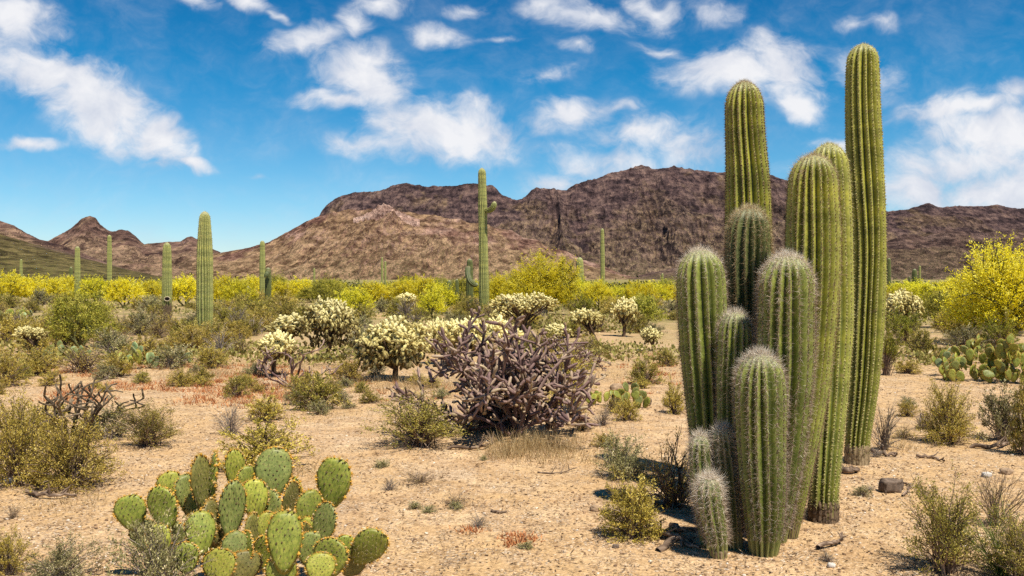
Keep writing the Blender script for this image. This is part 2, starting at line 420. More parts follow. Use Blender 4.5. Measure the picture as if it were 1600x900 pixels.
m_dark = rock_material('shadow_painted_ridge_rock', [(.040, .027, .030), (.098, .062, .060), (.19, .125, .105)], [(.12, .076, .048), (.20, .135, .085), (.28, .20, .13)], (.055, .058, .022), .7, .66, 1)  # reddish brown rock, deepened with the cloud shadow painted into its tone
m_tan = rock_material('tan_hill_rock', [(.10, .048, .036), (.21, .115, .082), (.40, .26, .20)], [(.18, .105, .058), (.29, .185, .105), (.40, .27, .16)], (.062, .060, .022), .72, .88, 1.3)
m_mid = rock_material('brown_apron_rock', [(.045, .028, .026), (.11, .068, .056), (.21, .14, .11)], [(.10, .064, .045), (.165, .11, .072), (.24, .165, .11)], (.050, .052, .020), .85, .75, 1.2)
m_peak = rock_material('red_peak_rock', [(.07, .04, .035), (.135, .078, .06), (.24, .15, .115)], [(.17, .105, .066), (.28, .18, .115), (.38, .255, .17)], (.085, .085, .03), .6, .80, 1)
m_slope = rock_material('green_slope_rock', [(.045, .03, .022), (.085, .055, .04), (.14, .095, .065)], [(.07, .052, .024), (.125, .095, .04), (.18, .14, .06)], (.13, .135, .03), .7, 1.1, 2.2)

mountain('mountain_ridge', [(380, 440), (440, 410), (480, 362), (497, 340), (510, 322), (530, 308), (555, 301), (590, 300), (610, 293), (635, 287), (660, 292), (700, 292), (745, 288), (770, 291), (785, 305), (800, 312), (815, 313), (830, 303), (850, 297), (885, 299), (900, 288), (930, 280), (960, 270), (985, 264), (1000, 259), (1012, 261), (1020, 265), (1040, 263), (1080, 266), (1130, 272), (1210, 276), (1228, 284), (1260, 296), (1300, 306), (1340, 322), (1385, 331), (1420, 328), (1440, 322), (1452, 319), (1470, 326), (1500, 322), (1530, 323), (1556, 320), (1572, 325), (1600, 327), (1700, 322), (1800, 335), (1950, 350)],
         4200, 2500, 5600, m_dark, .44, 1.8, 1.7, 1100, 210, 'long dark reddish brown rocky mountain ridge with cloud shadow painted in', 1.0)
mountain('foothill', [(300, 410), (330, 398), (345, 395), (380, 389), (420, 379), (450, 362), (480, 345), (497, 338), (512, 335), (520, 330), (532, 331), (545, 327), (560, 329), (575, 326), (590, 328), (612, 327), (625, 331), (640, 331), (655, 336), (680, 335), (695, 341), (720, 342), (735, 349), (760, 350), (775, 358), (800, 360), (818, 372), (838, 374), (860, 388), (885, 392), (910, 406), (940, 414), (970, 428), (1010, 438), (1070, 446)],
         2600, 1650, 3500, m_tan, .46, 1.3, 5.2, 800, 190, 'sunlit tan foothill with a small pink rock knob on top', .3)
mountain('peak_hill', [(-300, 380), (-100, 384), (0, 386), (50, 384), (75, 377), (100, 365), (120, 350), (127, 342), (133, 339), (140, 338), (150, 341), (157, 351), (170, 361), (180, 363), (190, 360), (200, 361), (212, 369), (225, 382), (240, 380), (262, 378), (282, 378), (292, 371), (300, 370), (312, 376), (330, 388), (345, 395), (365, 392), (420, 388), (520, 400), (600, 420)],
         4000, 2500, 5200, m_peak, .46, 1.5, 9.1, 700, 150, 'reddish rocky hill with a dark knobbed peak', .7)
mountain('hill_slope', [(-500, 300), (-200, 322), (-60, 335), (0, 345), (22, 352), (40, 364), (62, 374), (85, 380), (120, 392), (160, 408), (210, 425), (260, 440)],
         2300, 1400, 3200, m_peak, .40, 1.2, 3.3, 420, 100, 'pale reddish hillside with a rocky spur', .5)
mountain('green_hill_slope', [(-600, 330), (-200, 352), (-60, 358), (0, 366), (45, 379), (100, 393), (150, 408), (200, 421), (245, 431), (290, 437), (340, 441)],
         1300, 700, 1900, m_slope, .22, 1.0, 7.7, 460, 110, 'near dark slope speckled with green scrub', 0)
mountain('tan_apron', [(860, 446), (960, 434), (1050, 418), (1150, 404), (1250, 392), (1330, 376), (1350, 372), (1385, 378), (1415, 366), (1445, 371), (1480, 356), (1515, 363), (1540, 374), (1575, 361), (1600, 365), (1640, 352), (1700, 360), (1900, 375)],
         2900, 1700, 3600, m_mid, .55, 1.2, 12.4, 560, 110, 'brown scrubby mountain slope behind the tall cacti', .3)

m_knob = rock_material('pink_knob_rock', [(.20, .11, .085), (.42, .27, .21), (.60, .44, .36)], [(.18, .11, .07), (.30, .19, .12), (.38, .26, .17)], (.08, .075, .03), .3, .25, 1.6)
mountain('rock_knob', [(552, 341), (568, 335), (580, 330), (586, 325), (591, 318), (595, 320), (599, 316), (604, 319), (608, 318), (613, 324), (618, 329), (630, 334), (642, 338), (656, 342)],
         2480, 2320, 2650, m_knob, .10, .9, 21.3, 150, 70, 'small jagged pink rock knob on the foothill', 0, 2.2)
# ------------------------------------------------------------------ saguaros
def cactus_skin(name, low, high, shift=0.):
    m, N = newmat(name)
    P = N.n('ShaderNodeTexCoord').outputs['Object']
    rib = N.attr('rib'); top = N.attr('top'); hh = N.attr('var')
    n = N.noise(P, 7, 5, .6).outputs[0]
    band = N.n('ShaderNodeTexNoise', {'W': N.math('MULTIPLY', hh, 6.0), 'Scale': 1.0, 'Detail': 5.0}, noise_dimensions='1D').outputs[0]
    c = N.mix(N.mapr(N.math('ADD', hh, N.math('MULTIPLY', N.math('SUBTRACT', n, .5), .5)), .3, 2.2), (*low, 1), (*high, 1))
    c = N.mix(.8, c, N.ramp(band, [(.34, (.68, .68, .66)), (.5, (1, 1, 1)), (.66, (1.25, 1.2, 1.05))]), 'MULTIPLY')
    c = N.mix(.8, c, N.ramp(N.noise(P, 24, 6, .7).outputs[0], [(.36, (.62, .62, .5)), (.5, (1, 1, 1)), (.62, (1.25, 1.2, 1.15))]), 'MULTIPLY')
    c = N.mix(N.mapr(rib, .62, .0, 0, .8), c, (.030, .050, .012, 1))                       # darker green skin with shade painted into the grooves
    c = N.mix(N.mapr(rib, .80, 1.0, 0, .40), c, (.42, .40, .15, 1))                       # areole line, with the ridges painted brighter as if sunlit
    c = N.mix(N.mapr(top, .10, .0, 0, .6), c, (.42, .40, .26, 1))                         # woolly growing tip
    scar = N.mapr(N.noise(P, 16, 4, .6).outputs[0], .62, .69)
    c = N.mix(N.math('MULTIPLY', scar, .7), c, (.24, .17, .09, 1))
    c = N.mix(N.mapr(N.math('ADD', hh, N.math('MULTIPLY', n, .2)), .28, .06, 0, .75), c, (.22, .165, .085, 1))   # corky foot
    bp = N.n('ShaderNodeBump', {'Height': N.math('MULTIPLY', N.noise(P, 60, 3, .6).outputs[0], .004), 'Strength': .6}).outputs[0]
    finish(N, c, .5, .3, bp)
    return m
SK_YEL = cactus_skin('saguaro_skin_yellow', (.180, .196, .032), (.305, .305, .050))
SK_GRN = cactus_skin('saguaro_skin_green', (.145, .185, .036), (.24, .268, .056))
SK_FAR = cactus_skin('saguaro_skin_pale', (.22, .245, .075), (.32, .33, .11))
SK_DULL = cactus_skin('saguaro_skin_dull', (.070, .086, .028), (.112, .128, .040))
SP_WHITE = varmat('spines_white', [(0, (.09, .05, .03)), (.3, (.26, .175, .115)), (.65, (.54, .44, .33)), (1, (.84, .77, .64))], .6)
SP_TAN = varmat('spines_tan', [(0, (.10, .055, .03)), (.4, (.28, .19, .10)), (.75, (.46, .37, .21)), (1, (.66, .57, .38))], .6)
SP_YEL = varmat('spines_yellow', [(0, (.26, .21, .08)), (.5, (.50, .45, .18)), (1, (.70, .64, .36))], .6)

def bark(name, a, b, sc=14):
    m, N = newmat(name)
    P = N.n('ShaderNodeTexCoord').outputs['Object']
    mp = N.n('ShaderNodeMapping', {'Vector': P, 'Scale': (1, 1, .3)}).outputs[0]
    n = N.noise(mp, sc, 6, .7).outputs[0]
    vo = N.n('ShaderNodeTexVoronoi', {'Vector': mp, 'Scale': sc * 1.3}, feature='DISTANCE_TO_EDGE').outputs[0]
    c = N.mix(N.mapr(vo, .12, .0, 0, .85), N.ramp(n, [(.3, a), (.7, b)]), (*[q * .5 for q in a], 1))
    n = N.math('ADD', n, N.mapr(vo, .0, .15, 0, .8))
    bp = N.n('ShaderNodeBump', {'Height': N.math('MULTIPLY', n, .03), 'Strength': 1.0}).outputs[0]
    finish(N, c, .9, .1, bp)
    return m
BARK_DARK = bark('corky_bark_dark', (.035, .024, .018), (.24, .165, .10), 30)
BARK_PALE = bark('corky_bark_pale', (.14, .095, .05), (.42, .32, .19), 22)

def stem_mesh(name, ctrl, nrib, mat, r, ds=.018, sides=6, depth=.13, dome=1.5, flat=.25, twist=.0):
    """ctrl rows: x, y, z, radius from foot to tip. Returns mesh, areole points, normals and distances from tip"""
    ctrl = np.asarray(ctrl, float)
    Ltot = np.linalg.norm(np.diff(ctrl[:, :3], axis=0), axis=1).sum()
    rt = ctrl[-1, 3] * dome
    q1 = np.arange(0, Ltot - rt, ds)
    q2 = Ltot - rt + rt * np.sin(np.linspace(0, 1, max(8, int(rt / ds * 1.3))) * PI / 2)
    q = np.r_[q1, q2]; q[-1] = Ltot
    S = spl(ctrl, q / Ltot)
    top = Ltot - q
    rad = S[:, 3] * np.where(top < rt, np.sqrt(np.clip(1 - (1 - top / rt) ** 2.3, 0, 1)) , 1)
    rad = rad * (1 + .035 * (fbm(q * 2.2 + r.random() * 50, q * 0 + r.random() * 9, 3)))
    rad[-1] = .002
    T = unit(np.gradient(S[:, :3], axis=0))
    U = unit(np.cross(np.array([0, 1., 0]) + 0 * T, T)); Wv = np.cross(T, U)
    m = nrib * sides; th = np.arange(m) / m * 2 * PI
    ph0 = r.random() * 2 * PI
    wob = .12 * fbm(q[:, None] * .9 + ph0, np.cos(th)[None] * 1.3 + np.sin(th)[None] * 2 + ph0, 2) + twist * q[:, None]
    A = th[None] + wob + ph0
    rp = np.abs(np.cos(th * nrib / 2)) ** 1.25
    dep = depth * np.clip(top / (rt * .7), .25, 1)[:, None]
    RR = rad[:, None] * (1 - dep + dep * rp[None] )
    V = S[:, None, :3] + RR[..., None] * (np.cos(A)[..., None] * U[:, None] + np.sin(A)[..., None] * Wv[:, None])
    nr = len(q)
    i = np.arange(nr - 1)[:, None] * m; j = np.arange(m)[None]; j2 = (j + 1) % m
    Fq = np.stack([i + j, i + j2, i + m + j2, i + m + j], -1).reshape(-1, 4)
    me = mesh(name, [(V.reshape(-1, 3), Fq, np.repeat(q, m), 0, True)], [mat])
    a = me.attributes.new('rib', 'FLOAT', 'POINT'); a.data.foreach_set('value', np.tile(rp, nr).astype(np.float32))
    a = me.attributes.new('top', 'FLOAT', 'POINT'); a.data.foreach_set('value', np.repeat(top, m).astype(np.float32))
    return me, dict(V=V, q=q, top=top, rad=rad, C=S[:, :3], T=T, sides=sides, nrib=nrib, rt=rt)

def spine_mesh(name, g, r, mat, gap, nsp, L, Wd, wool=.004, topboost=1.0, near=1.0):
    PP, NN, TP = [], [], []
    Lt = g['q'][-1]
    for k in range(g['nrib']):
        line = g['V'][:, k * g['sides']]
        s = np.r_[0, np.cumsum(np.linalg.norm(np.diff(line, axis=0), axis=1))]
        d = np.arange(gap * r.random(), s[-1], gap)
        d = d[d > .12]
        d = d + r.normal(size=len(d)) * gap * .12
        p = np.stack([np.interp(d, s, line[:, c]) for c in range(3)], -1)
        cc = np.stack([np.interp(d, s, g['C'][:, c]) for c in range(3)], -1)
        tp = np.interp(d, s, g['top'])
        tt = np.stack([np.interp(d, s, g['T'][:, c]) for c in range(3)], -1)
        f = np.clip(1 - tp / g['rt'], 0, 1)[:, None]
        n = unit(unit(p - cc) * (1 - f ** 1.5) + tt * (f ** 1.3))
        PP.append(p); NN.append(n); TP.append(tp)
    P, Nn, TP = np.concatenate(PP), np.concatenate(NN), np.concatenate(TP)
    keep = np.ones(len(P), bool); P, Nn, TP = P[keep], Nn[keep], TP[keep]
    boost = 1 + topboost * np.exp(-TP / .10)
    idx = np.repeat(np.arange(len(P)), nsp)
    D = unit(Nn[idx] * .55 + rdir(len(idx), r) * .8)
    neg = (D * Nn[idx]).sum(1) < .05
    D[neg] = unit(D[neg] - 2 * (D[neg] * Nn[idx][neg]).sum(1, keepdims=True) * Nn[idx][neg] + .1 * Nn[idx][neg])
    ln = L * boost[idx] * r.uniform(.45, 1.15, len(idx))
    sp = spikes(P[idx] - Nn[idx] * .002, D, ln, Wd, r)
    var = np.clip(r.normal(.30, .24, len(idx)) + .50 * np.exp(-TP[idx] / .16), 0, 1)
    wl = octs(P, wool * (1 + .5 * r.random(len(P))), r, .2)
    wv = np.clip(r.normal(.28, .15, len(P)) + .5 * np.exp(-TP / .10), 0, 1)
    return mesh(name, [(*sp, np.repeat(var, 3), 0, False), (*wl, np.repeat(wv, 6), 0, False)], [mat])

def px_ctrl(rows):
    """rows: px, py, half width px, depth"""
    return np.array([[*at(a, b, d), w * (.93 if d < 9 else 1) / FPX * d] for a, b, w, d in rows])

def saguaro(label, rows, nrib, skin, spines=None, base=None, group=None, sd=0, ds=.018, sides=6, arms=(), gap=.024, nsp=13, L=0.0364, Wd=.0022, wool=.0035, topboost=.7, depth=.30, dome=1.5, twist=0.):
    r = np.random.default_rng(100 + sd)
    C = px_ctrl(rows); foot = C[0, :3].copy(); foot[2] = float(gz(foot[0], foot[1]))
    C[0, 2] = foot[2] - .03
    Lc = C.copy(); Lc[:, :3] -= foot
    o = root('saguaro', foot, label, 'cactus', group)
    me, g = stem_mesh('saguaro_stem', Lc, nrib, skin, r, ds, sides, depth, dome, twist=twist)
    obj('stem', me, o)
    if spines is not None:
        obj('spines', spine_mesh('saguaro_spines', g, r, spines, gap, nsp, L, Wd, wool, topboost), o)
    if base is not None:      # corky foot: rough collar round the bottom of the stem
        h, mat, k = base
        n = 120; zs = np.linspace(-.03, h, 26); th = np.arange(n) / n * 2 * PI
        fis = np.abs(np.sin(th * nrib / 2 + .6 * fbm(th * 2, th * 0 + sd, 2)))[None] ** .5
        rr = np.interp(zs, g['q'], g['rad'])[:, None] * k * (.90 + .10 * fis + .10 * (ridged(th[None] * 6 + sd, zs[:, None] * 26, 4) - .5) + .05 * fbm(th[None] * 22, zs[:, None] * 60, 3))
        rr = rr * np.interp(zs / h, [0, .15, .8, 1], [1.05, 1.0, 1.0, .9])[:, None]
        cx = np.interp(zs, Lc[:, 2], Lc[:, 0]); cyy = np.interp(zs, Lc[:, 2], Lc[:, 1])
        ztop = zs[:, None] + np.clip(zs[:, None] / h - .6, 0, 1) * .16 * h * (fis * 2 - 1 + 1.4 * fbm(th[None] * 4, th[None] * 0 + sd, 3))
        V = np.stack([cx[:, None] + rr * np.cos(th), cyy[:, None] + rr * np.sin(th), ztop + 0 * rr], -1)
        i = np.arange(25)[:, None] * n; j = np.arange(n)[None]; j2 = (j + 1) % n
        Fq = np.stack([i + j, i + j2, i + n + j2, i + n + j], -1).reshape(-1, 4)
        obj('woody_base', mesh('woody_base', [(V.reshape(-1, 3), Fq, 0, 0, True)], [mat]), o)
    for arm in arms:
        A = px_ctrl(arm); A[:, :3] -= foot
        ame, ag = stem_mesh('saguaro_arm', A, max(9, nrib - 4), skin, r, ds, 4, depth, 1.3)
        ao = obj('arm', ame, o)
        if spines is not None:
            obj('spines', spine_mesh('arm_spines', ag, r, spines, gap, nsp, L, Wd, wool, topboost), ao)
    return o

CG = 'saguaro columns of the big clump'
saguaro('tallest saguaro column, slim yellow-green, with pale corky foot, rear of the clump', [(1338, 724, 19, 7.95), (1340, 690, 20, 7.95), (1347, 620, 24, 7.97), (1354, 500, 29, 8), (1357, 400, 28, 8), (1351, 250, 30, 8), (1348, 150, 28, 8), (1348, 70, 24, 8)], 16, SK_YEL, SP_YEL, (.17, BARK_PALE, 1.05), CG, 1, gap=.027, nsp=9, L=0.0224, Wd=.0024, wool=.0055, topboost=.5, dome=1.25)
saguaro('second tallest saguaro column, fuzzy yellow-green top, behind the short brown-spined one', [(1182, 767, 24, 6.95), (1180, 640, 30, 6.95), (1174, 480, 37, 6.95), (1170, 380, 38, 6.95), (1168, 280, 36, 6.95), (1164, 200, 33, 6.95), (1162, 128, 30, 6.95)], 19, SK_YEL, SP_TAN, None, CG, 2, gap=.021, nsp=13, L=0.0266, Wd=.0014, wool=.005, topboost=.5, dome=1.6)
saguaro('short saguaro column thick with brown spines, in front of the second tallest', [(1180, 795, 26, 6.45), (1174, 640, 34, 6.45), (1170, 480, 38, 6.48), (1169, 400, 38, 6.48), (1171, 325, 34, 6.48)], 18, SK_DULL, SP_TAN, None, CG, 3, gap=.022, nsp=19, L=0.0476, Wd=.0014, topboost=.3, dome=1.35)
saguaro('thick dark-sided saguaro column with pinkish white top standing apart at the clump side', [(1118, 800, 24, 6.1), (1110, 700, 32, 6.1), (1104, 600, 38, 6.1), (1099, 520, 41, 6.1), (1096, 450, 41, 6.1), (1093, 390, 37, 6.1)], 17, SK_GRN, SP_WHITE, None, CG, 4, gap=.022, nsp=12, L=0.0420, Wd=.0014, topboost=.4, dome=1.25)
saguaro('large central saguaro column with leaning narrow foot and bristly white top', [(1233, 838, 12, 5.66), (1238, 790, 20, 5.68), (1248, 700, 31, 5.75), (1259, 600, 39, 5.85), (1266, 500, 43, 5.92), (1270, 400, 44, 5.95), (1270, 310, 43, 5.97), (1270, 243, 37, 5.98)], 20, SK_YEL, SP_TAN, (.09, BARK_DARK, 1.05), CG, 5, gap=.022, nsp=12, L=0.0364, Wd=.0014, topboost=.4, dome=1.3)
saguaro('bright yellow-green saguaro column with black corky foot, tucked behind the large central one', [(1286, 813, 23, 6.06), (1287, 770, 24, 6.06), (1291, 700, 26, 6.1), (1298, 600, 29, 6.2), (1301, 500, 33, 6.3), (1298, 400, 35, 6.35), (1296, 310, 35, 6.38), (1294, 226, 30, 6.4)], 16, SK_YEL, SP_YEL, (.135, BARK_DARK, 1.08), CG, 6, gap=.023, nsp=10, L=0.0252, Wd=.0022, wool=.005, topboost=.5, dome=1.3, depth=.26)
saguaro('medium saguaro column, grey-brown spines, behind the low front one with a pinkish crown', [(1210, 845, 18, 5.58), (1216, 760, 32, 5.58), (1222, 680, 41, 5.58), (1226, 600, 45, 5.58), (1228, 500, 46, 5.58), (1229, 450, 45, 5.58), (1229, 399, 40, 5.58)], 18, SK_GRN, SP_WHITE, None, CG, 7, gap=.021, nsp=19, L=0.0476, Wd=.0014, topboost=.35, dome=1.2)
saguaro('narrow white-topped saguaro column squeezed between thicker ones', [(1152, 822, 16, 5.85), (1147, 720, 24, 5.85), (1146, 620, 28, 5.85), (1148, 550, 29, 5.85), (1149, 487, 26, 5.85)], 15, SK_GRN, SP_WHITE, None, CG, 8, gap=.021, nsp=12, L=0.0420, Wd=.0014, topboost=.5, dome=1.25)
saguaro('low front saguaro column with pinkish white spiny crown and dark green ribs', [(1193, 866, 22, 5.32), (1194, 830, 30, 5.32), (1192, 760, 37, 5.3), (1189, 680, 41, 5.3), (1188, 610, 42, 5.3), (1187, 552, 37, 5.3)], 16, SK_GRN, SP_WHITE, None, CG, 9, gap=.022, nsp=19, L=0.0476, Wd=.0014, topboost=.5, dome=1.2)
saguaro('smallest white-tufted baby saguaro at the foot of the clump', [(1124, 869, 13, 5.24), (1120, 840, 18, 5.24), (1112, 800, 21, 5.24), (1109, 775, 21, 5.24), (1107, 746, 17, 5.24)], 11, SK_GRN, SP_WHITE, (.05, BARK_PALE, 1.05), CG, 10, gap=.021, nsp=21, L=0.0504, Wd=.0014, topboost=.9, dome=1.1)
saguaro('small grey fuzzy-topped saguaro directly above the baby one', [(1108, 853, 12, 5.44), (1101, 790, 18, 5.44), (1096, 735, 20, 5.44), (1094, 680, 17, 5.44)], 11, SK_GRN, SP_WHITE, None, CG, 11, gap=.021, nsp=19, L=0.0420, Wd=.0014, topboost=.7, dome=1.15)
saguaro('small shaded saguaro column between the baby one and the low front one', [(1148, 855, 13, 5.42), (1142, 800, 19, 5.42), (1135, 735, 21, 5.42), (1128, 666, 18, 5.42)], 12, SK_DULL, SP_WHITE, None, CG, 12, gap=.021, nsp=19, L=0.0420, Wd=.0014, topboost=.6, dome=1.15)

# saguaros out on the plain: x, top, foot, half width, depth, label
DG = 'saguaros standing out on the plain'
def far_sag(x, top, foot, hw, label, sd, skin=SK_FAR, lean=0, arms=(), D=None, base=None, nrib=14, ds=.08, sides=4, spines=None, profile=(.8, .95, 1, 1, .92, .8)):
    if D is None:
        D = FPX * CH / (foot - HY)
    ys = np.linspace(foot, top, 6)
    rows = [(x + lean * k / 5, y, hw * f, D) for k, (y, f) in enumerate(zip(ys, profile))]
    return saguaro(label, rows, nrib, skin, spines, base, DG, sd, ds, sides, arms, gap=.06, nsp=4, L=.045, Wd=.006, wool=.007, topboost=.4, depth=.24, dome=1.5)
far_sag(320, 331, 536, 12.5, 'large pale saguaro with budded tip standing alone before the yellow trees', 20, nrib=16, ds=.04, sides=6, spines=SP_YEL, profile=(.78, 1.0, 1.0, .98, .86, .60), base=(.12, BARK_PALE, 1.02))
h_ = far_sag(261, 379, 501, 7.2, 'saguaro with a dark nest hole in its side and a blackened foot', 21, base=(.75, BARK_DARK, 1.04), spines=SP_YEL, profile=(.82, .98, 1.05, 1.0, .95, .78))
far_sag(757, 263, 492, 7.6, 'tallest distant saguaro with one small upturned arm', 22, SK_FAR, -4, arms=([(757, 328, 3.5, 46), (766, 328, 4.2, 45.6), (771, 323, 4.6, 45.4), (773, 315, 3.6, 45.4)],), D=46, spines=SP_YEL, profile=(1.05, 1.05, .95, .92, .9, .78))
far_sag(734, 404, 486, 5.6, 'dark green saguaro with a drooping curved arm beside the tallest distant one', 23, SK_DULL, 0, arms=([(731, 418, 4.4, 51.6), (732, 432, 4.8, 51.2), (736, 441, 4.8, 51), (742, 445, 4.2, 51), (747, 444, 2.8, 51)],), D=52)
far_sag(121, 385, 474, 4.4, 'slim saguaro rising behind the bright green bush', 24, D=70)
far_sag(111, 417, 468, 3.0, 'thin short saguaro close beside the slim one by the green bush', 25, SK_DULL, D=92)
far_sag(171, 367, 462, 3.7, 'thin tall saguaro between two yellow trees, under the knobbed peak', 26, D=85)
far_sag(33, 405, 452, 2.2, 'thread-thin pale saguaro above the yellow trees at the edge', 27, D=150)
far_sag(410, 376, 474, 4.6, 'pale saguaro standing just behind the dark armed one', 28, D=66)
far_sag(419, 418, 472, 5.2, 'dull green saguaro with a blackened drooping arm on top', 29, SK_DULL, D=60, arms=([(420, 424, 3.2, 59.6), (417, 428, 3.6, 59.4), (414, 434, 3.0, 59.3)],))
far_sag(388, 447, 476, 4.0, 'stubby grey saguaro in front of the yellow trees', 30, SK_DULL, D=62)
far_sag(491, 419, 448, 1.6, 'hair-thin far saguaro against the brown foothill', 31, D=220)
far_sag(597, 402, 446, 1.7, 'left one of two thin far saguaros standing together', 32, D=200)
far_sag(602, 408, 447, 1.8, 'right one of two thin far saguaros standing together', 33, D=190)
far_sag(702, 438, 472, 4.0, 'left short green post-like saguaro of a pair behind the chain cholla', 34, SK_DULL, D=68)
far_sag(714, 436, 470, 3.0, 'thinner short green saguaro of the pair behind the chain cholla', 35, SK_DULL, D=76)
far_sag(906, 402, 470, 6.2, 'broad-topped saguaro peeking out behind the big yellow tree', 36, SK_FAR, D=62)
far_sag(942, 357, 462, 3.4, 'tall thin saguaro to the right of the big yellow tree', 37, SK_FAR, -1, D=88)
far_sag(1035, 427, 458, 2.0, 'small thin saguaro just left of the big clump', 38, D=140)
far_sag(1389, 403, 462, 3.2, 'dark thin saguaro close to the tallest clump column', 39, SK_DULL, D=90)
far_sag(1429, 420, 462, 4.2, 'thick dark saguaro beyond the chain cholla right of the clump', 40, SK_DULL, D=80)
far_sag(1437, 415, 462, 1.9, 'very thin pale saguaro touching the thick dark one', 41, D=120)
far_sag(1421, 432, 462, 1.9, 'very thin low saguaro before the thick dark one', 42, SK_DULL, D=110)
# nest hole
hm, N_ = newmat('nest_hole_dark'); finish(N_, (.012, .009, .008), .95, .05)
rm, N_ = newmat('nest_hole_rim'); finish(N_, (.50, .42, .28), .9, .1)
Dh = h_.location.y
c0 = at(261.5, 467, Dh - 7.4 / FPX * Dh + .005) - np.array(h_.location)
a = np.linspace(0, 2 * PI, 25)[:-1]
def disc(rx, rz, y, bulge):
    ring = np.stack([rx * np.cos(a), 0 * a + y, rz * np.sin(a)], -1); cen = np.array([[0, y - bulge, 0]])
    V = np.r_[ring, cen]; return V + c0, np.stack([np.arange(24), (np.arange(24) + 1) % 24, np.full(24, 24)], -1)
ho = obj('nest_hole', mesh('nest_hole', [(*disc(.115, .082, -.03, .006), 0, 0, True)], [hm]), h_)
ring = np.stack([.125 * np.cos(np.r_[a, 0]), 0 * np.r_[a, 0] - .022, .092 * np.sin(np.r_[a, 0])], -1) + c0
obj('rim', mesh('nest_rim', [(*tube(ring, .018, 6), 0, 0, True)], [rm]), ho)
# ------------------------------------------------------------------ plant materials
L_GOLD = varmat('leaf_gold_olive', [(0, (0.132, 0.103, 0.019)), (.3, (0.310, 0.242, 0.039)), (.6, (0.530, 0.407, 0.072)), (.85, (0.743, 0.565, 0.139)), (1, (0.900, 0.748, 0.267))], .65, .2, .25, .006)
L_OLIVE = varmat('leaf_olive', [(0, (0.109, 0.100, 0.018)), (.35, (0.247, 0.219, 0.036)), (.65, (0.412, 0.342, 0.066)), (.9, (0.622, 0.479, 0.124)), (1, (0.841, 0.650, 0.248))], .65, .2, .25, .008)
L_GREY = varmat('leaf_grey_green', [(0, (0.095, 0.088, 0.034)), (.35, (0.215, 0.197, 0.072)), (.7, (0.379, 0.340, 0.142)), (.9, (0.570, 0.490, 0.236)), (1, (0.828, 0.710, 0.402))], .7, .2, .2, .006)
L_GREEN = varmat('leaf_fresh_green', [(0, (0.081, 0.090, 0.011)), (.35, (0.197, 0.205, 0.022)), (.7, (0.358, 0.342, 0.036)), (1, (0.592, 0.512, 0.090))], .6, .25, .3, .008)
L_YELL = varmat('blossom_yellow', [(0, (.13, .125, .012)), (.22, (.36, .30, .014)), (.45, (.74, .62, .014)), (.75, (.88, .75, .026)), (1, (.90, .82, .14))], .7, .1, .42, .004)
L_YGRN = varmat('blossom_yellow_green', [(0, (0.127, 0.140, 0.012)), (.3, (0.322, 0.325, 0.018)), (.55, (0.621, 0.571, 0.022)), (.85, (0.828, 0.728, 0.040)), (1, (0.900, 0.829, 0.120))], .7, .1, .4, .006)
L_BROWN = varmat('twigs_brown', [(0, (0.068, 0.046, 0.035)), (.5, (0.169, 0.115, 0.078)), (1, (0.365, 0.270, 0.196))], .85, .1)
L_GTWIG = varmat('twigs_grey', [(0, (0.094, 0.073, 0.062)), (.5, (0.213, 0.169, 0.138)), (1, (0.425, 0.350, 0.288))], .85, .1)
L_STRAW = varmat('dry_straw', [(0, (.20, .125, .05)), (.5, (.43, .30, .13)), (1, (.62, .49, .28))], .7, .15, .2)
L_RED = varmat('dry_red_weed', [(0, (0.240, 0.079, 0.032)), (.45, (0.480, 0.179, 0.068)), (.8, (0.624, 0.315, 0.135)), (1, (0.720, 0.483, 0.243))], .8, .1, .15)
L_GSTEM = varmat('green_stems', [(0, (.06, .085, .018)), (.5, (.13, .17, .035)), (1, (.25, .28, .07))], .6, .2)
PALO_BARK = varmat('palo_verde_bark', [(0, (0.070, 0.070, 0.025)), (1, (0.140, 0.133, 0.042))], .7, .2)
CH_CREAM = varmat('cholla_joint_cream', [(0, (0.080, 0.055, 0.023)), (.2, (0.200, 0.150, 0.052)), (.45, (0.421, 0.344, 0.116)), (.7, (0.632, 0.539, 0.216)), (1, (0.781, 0.689, 0.343))], .65, .2)
CH_BARK = varmat('cholla_bark', [(0, (.030, .020, .015)), (.5, (.085, .055, .036)), (1, (.20, .14, .09))], .9, .1)
ST_PURP = varmat('staghorn_skin', [(0, (.060, .034, .030)), (.3, (.155, .092, .084)), (.55, (.26, .168, .145)), (.75, (.38, .275, .19)), (1, (.54, .43, .27))], .75, .15)
ST_DEAD = varmat('dead_cholla_skin', [(0, (.035, .026, .018)), (.5, (.115, .085, .055)), (1, (.24, .185, .12))], .85, .1)
FRUIT_TAN = varmat('dry_fruit_tan', [(0, (.20, .12, .06)), (1, (.50, .36, .20))], .8, .15)

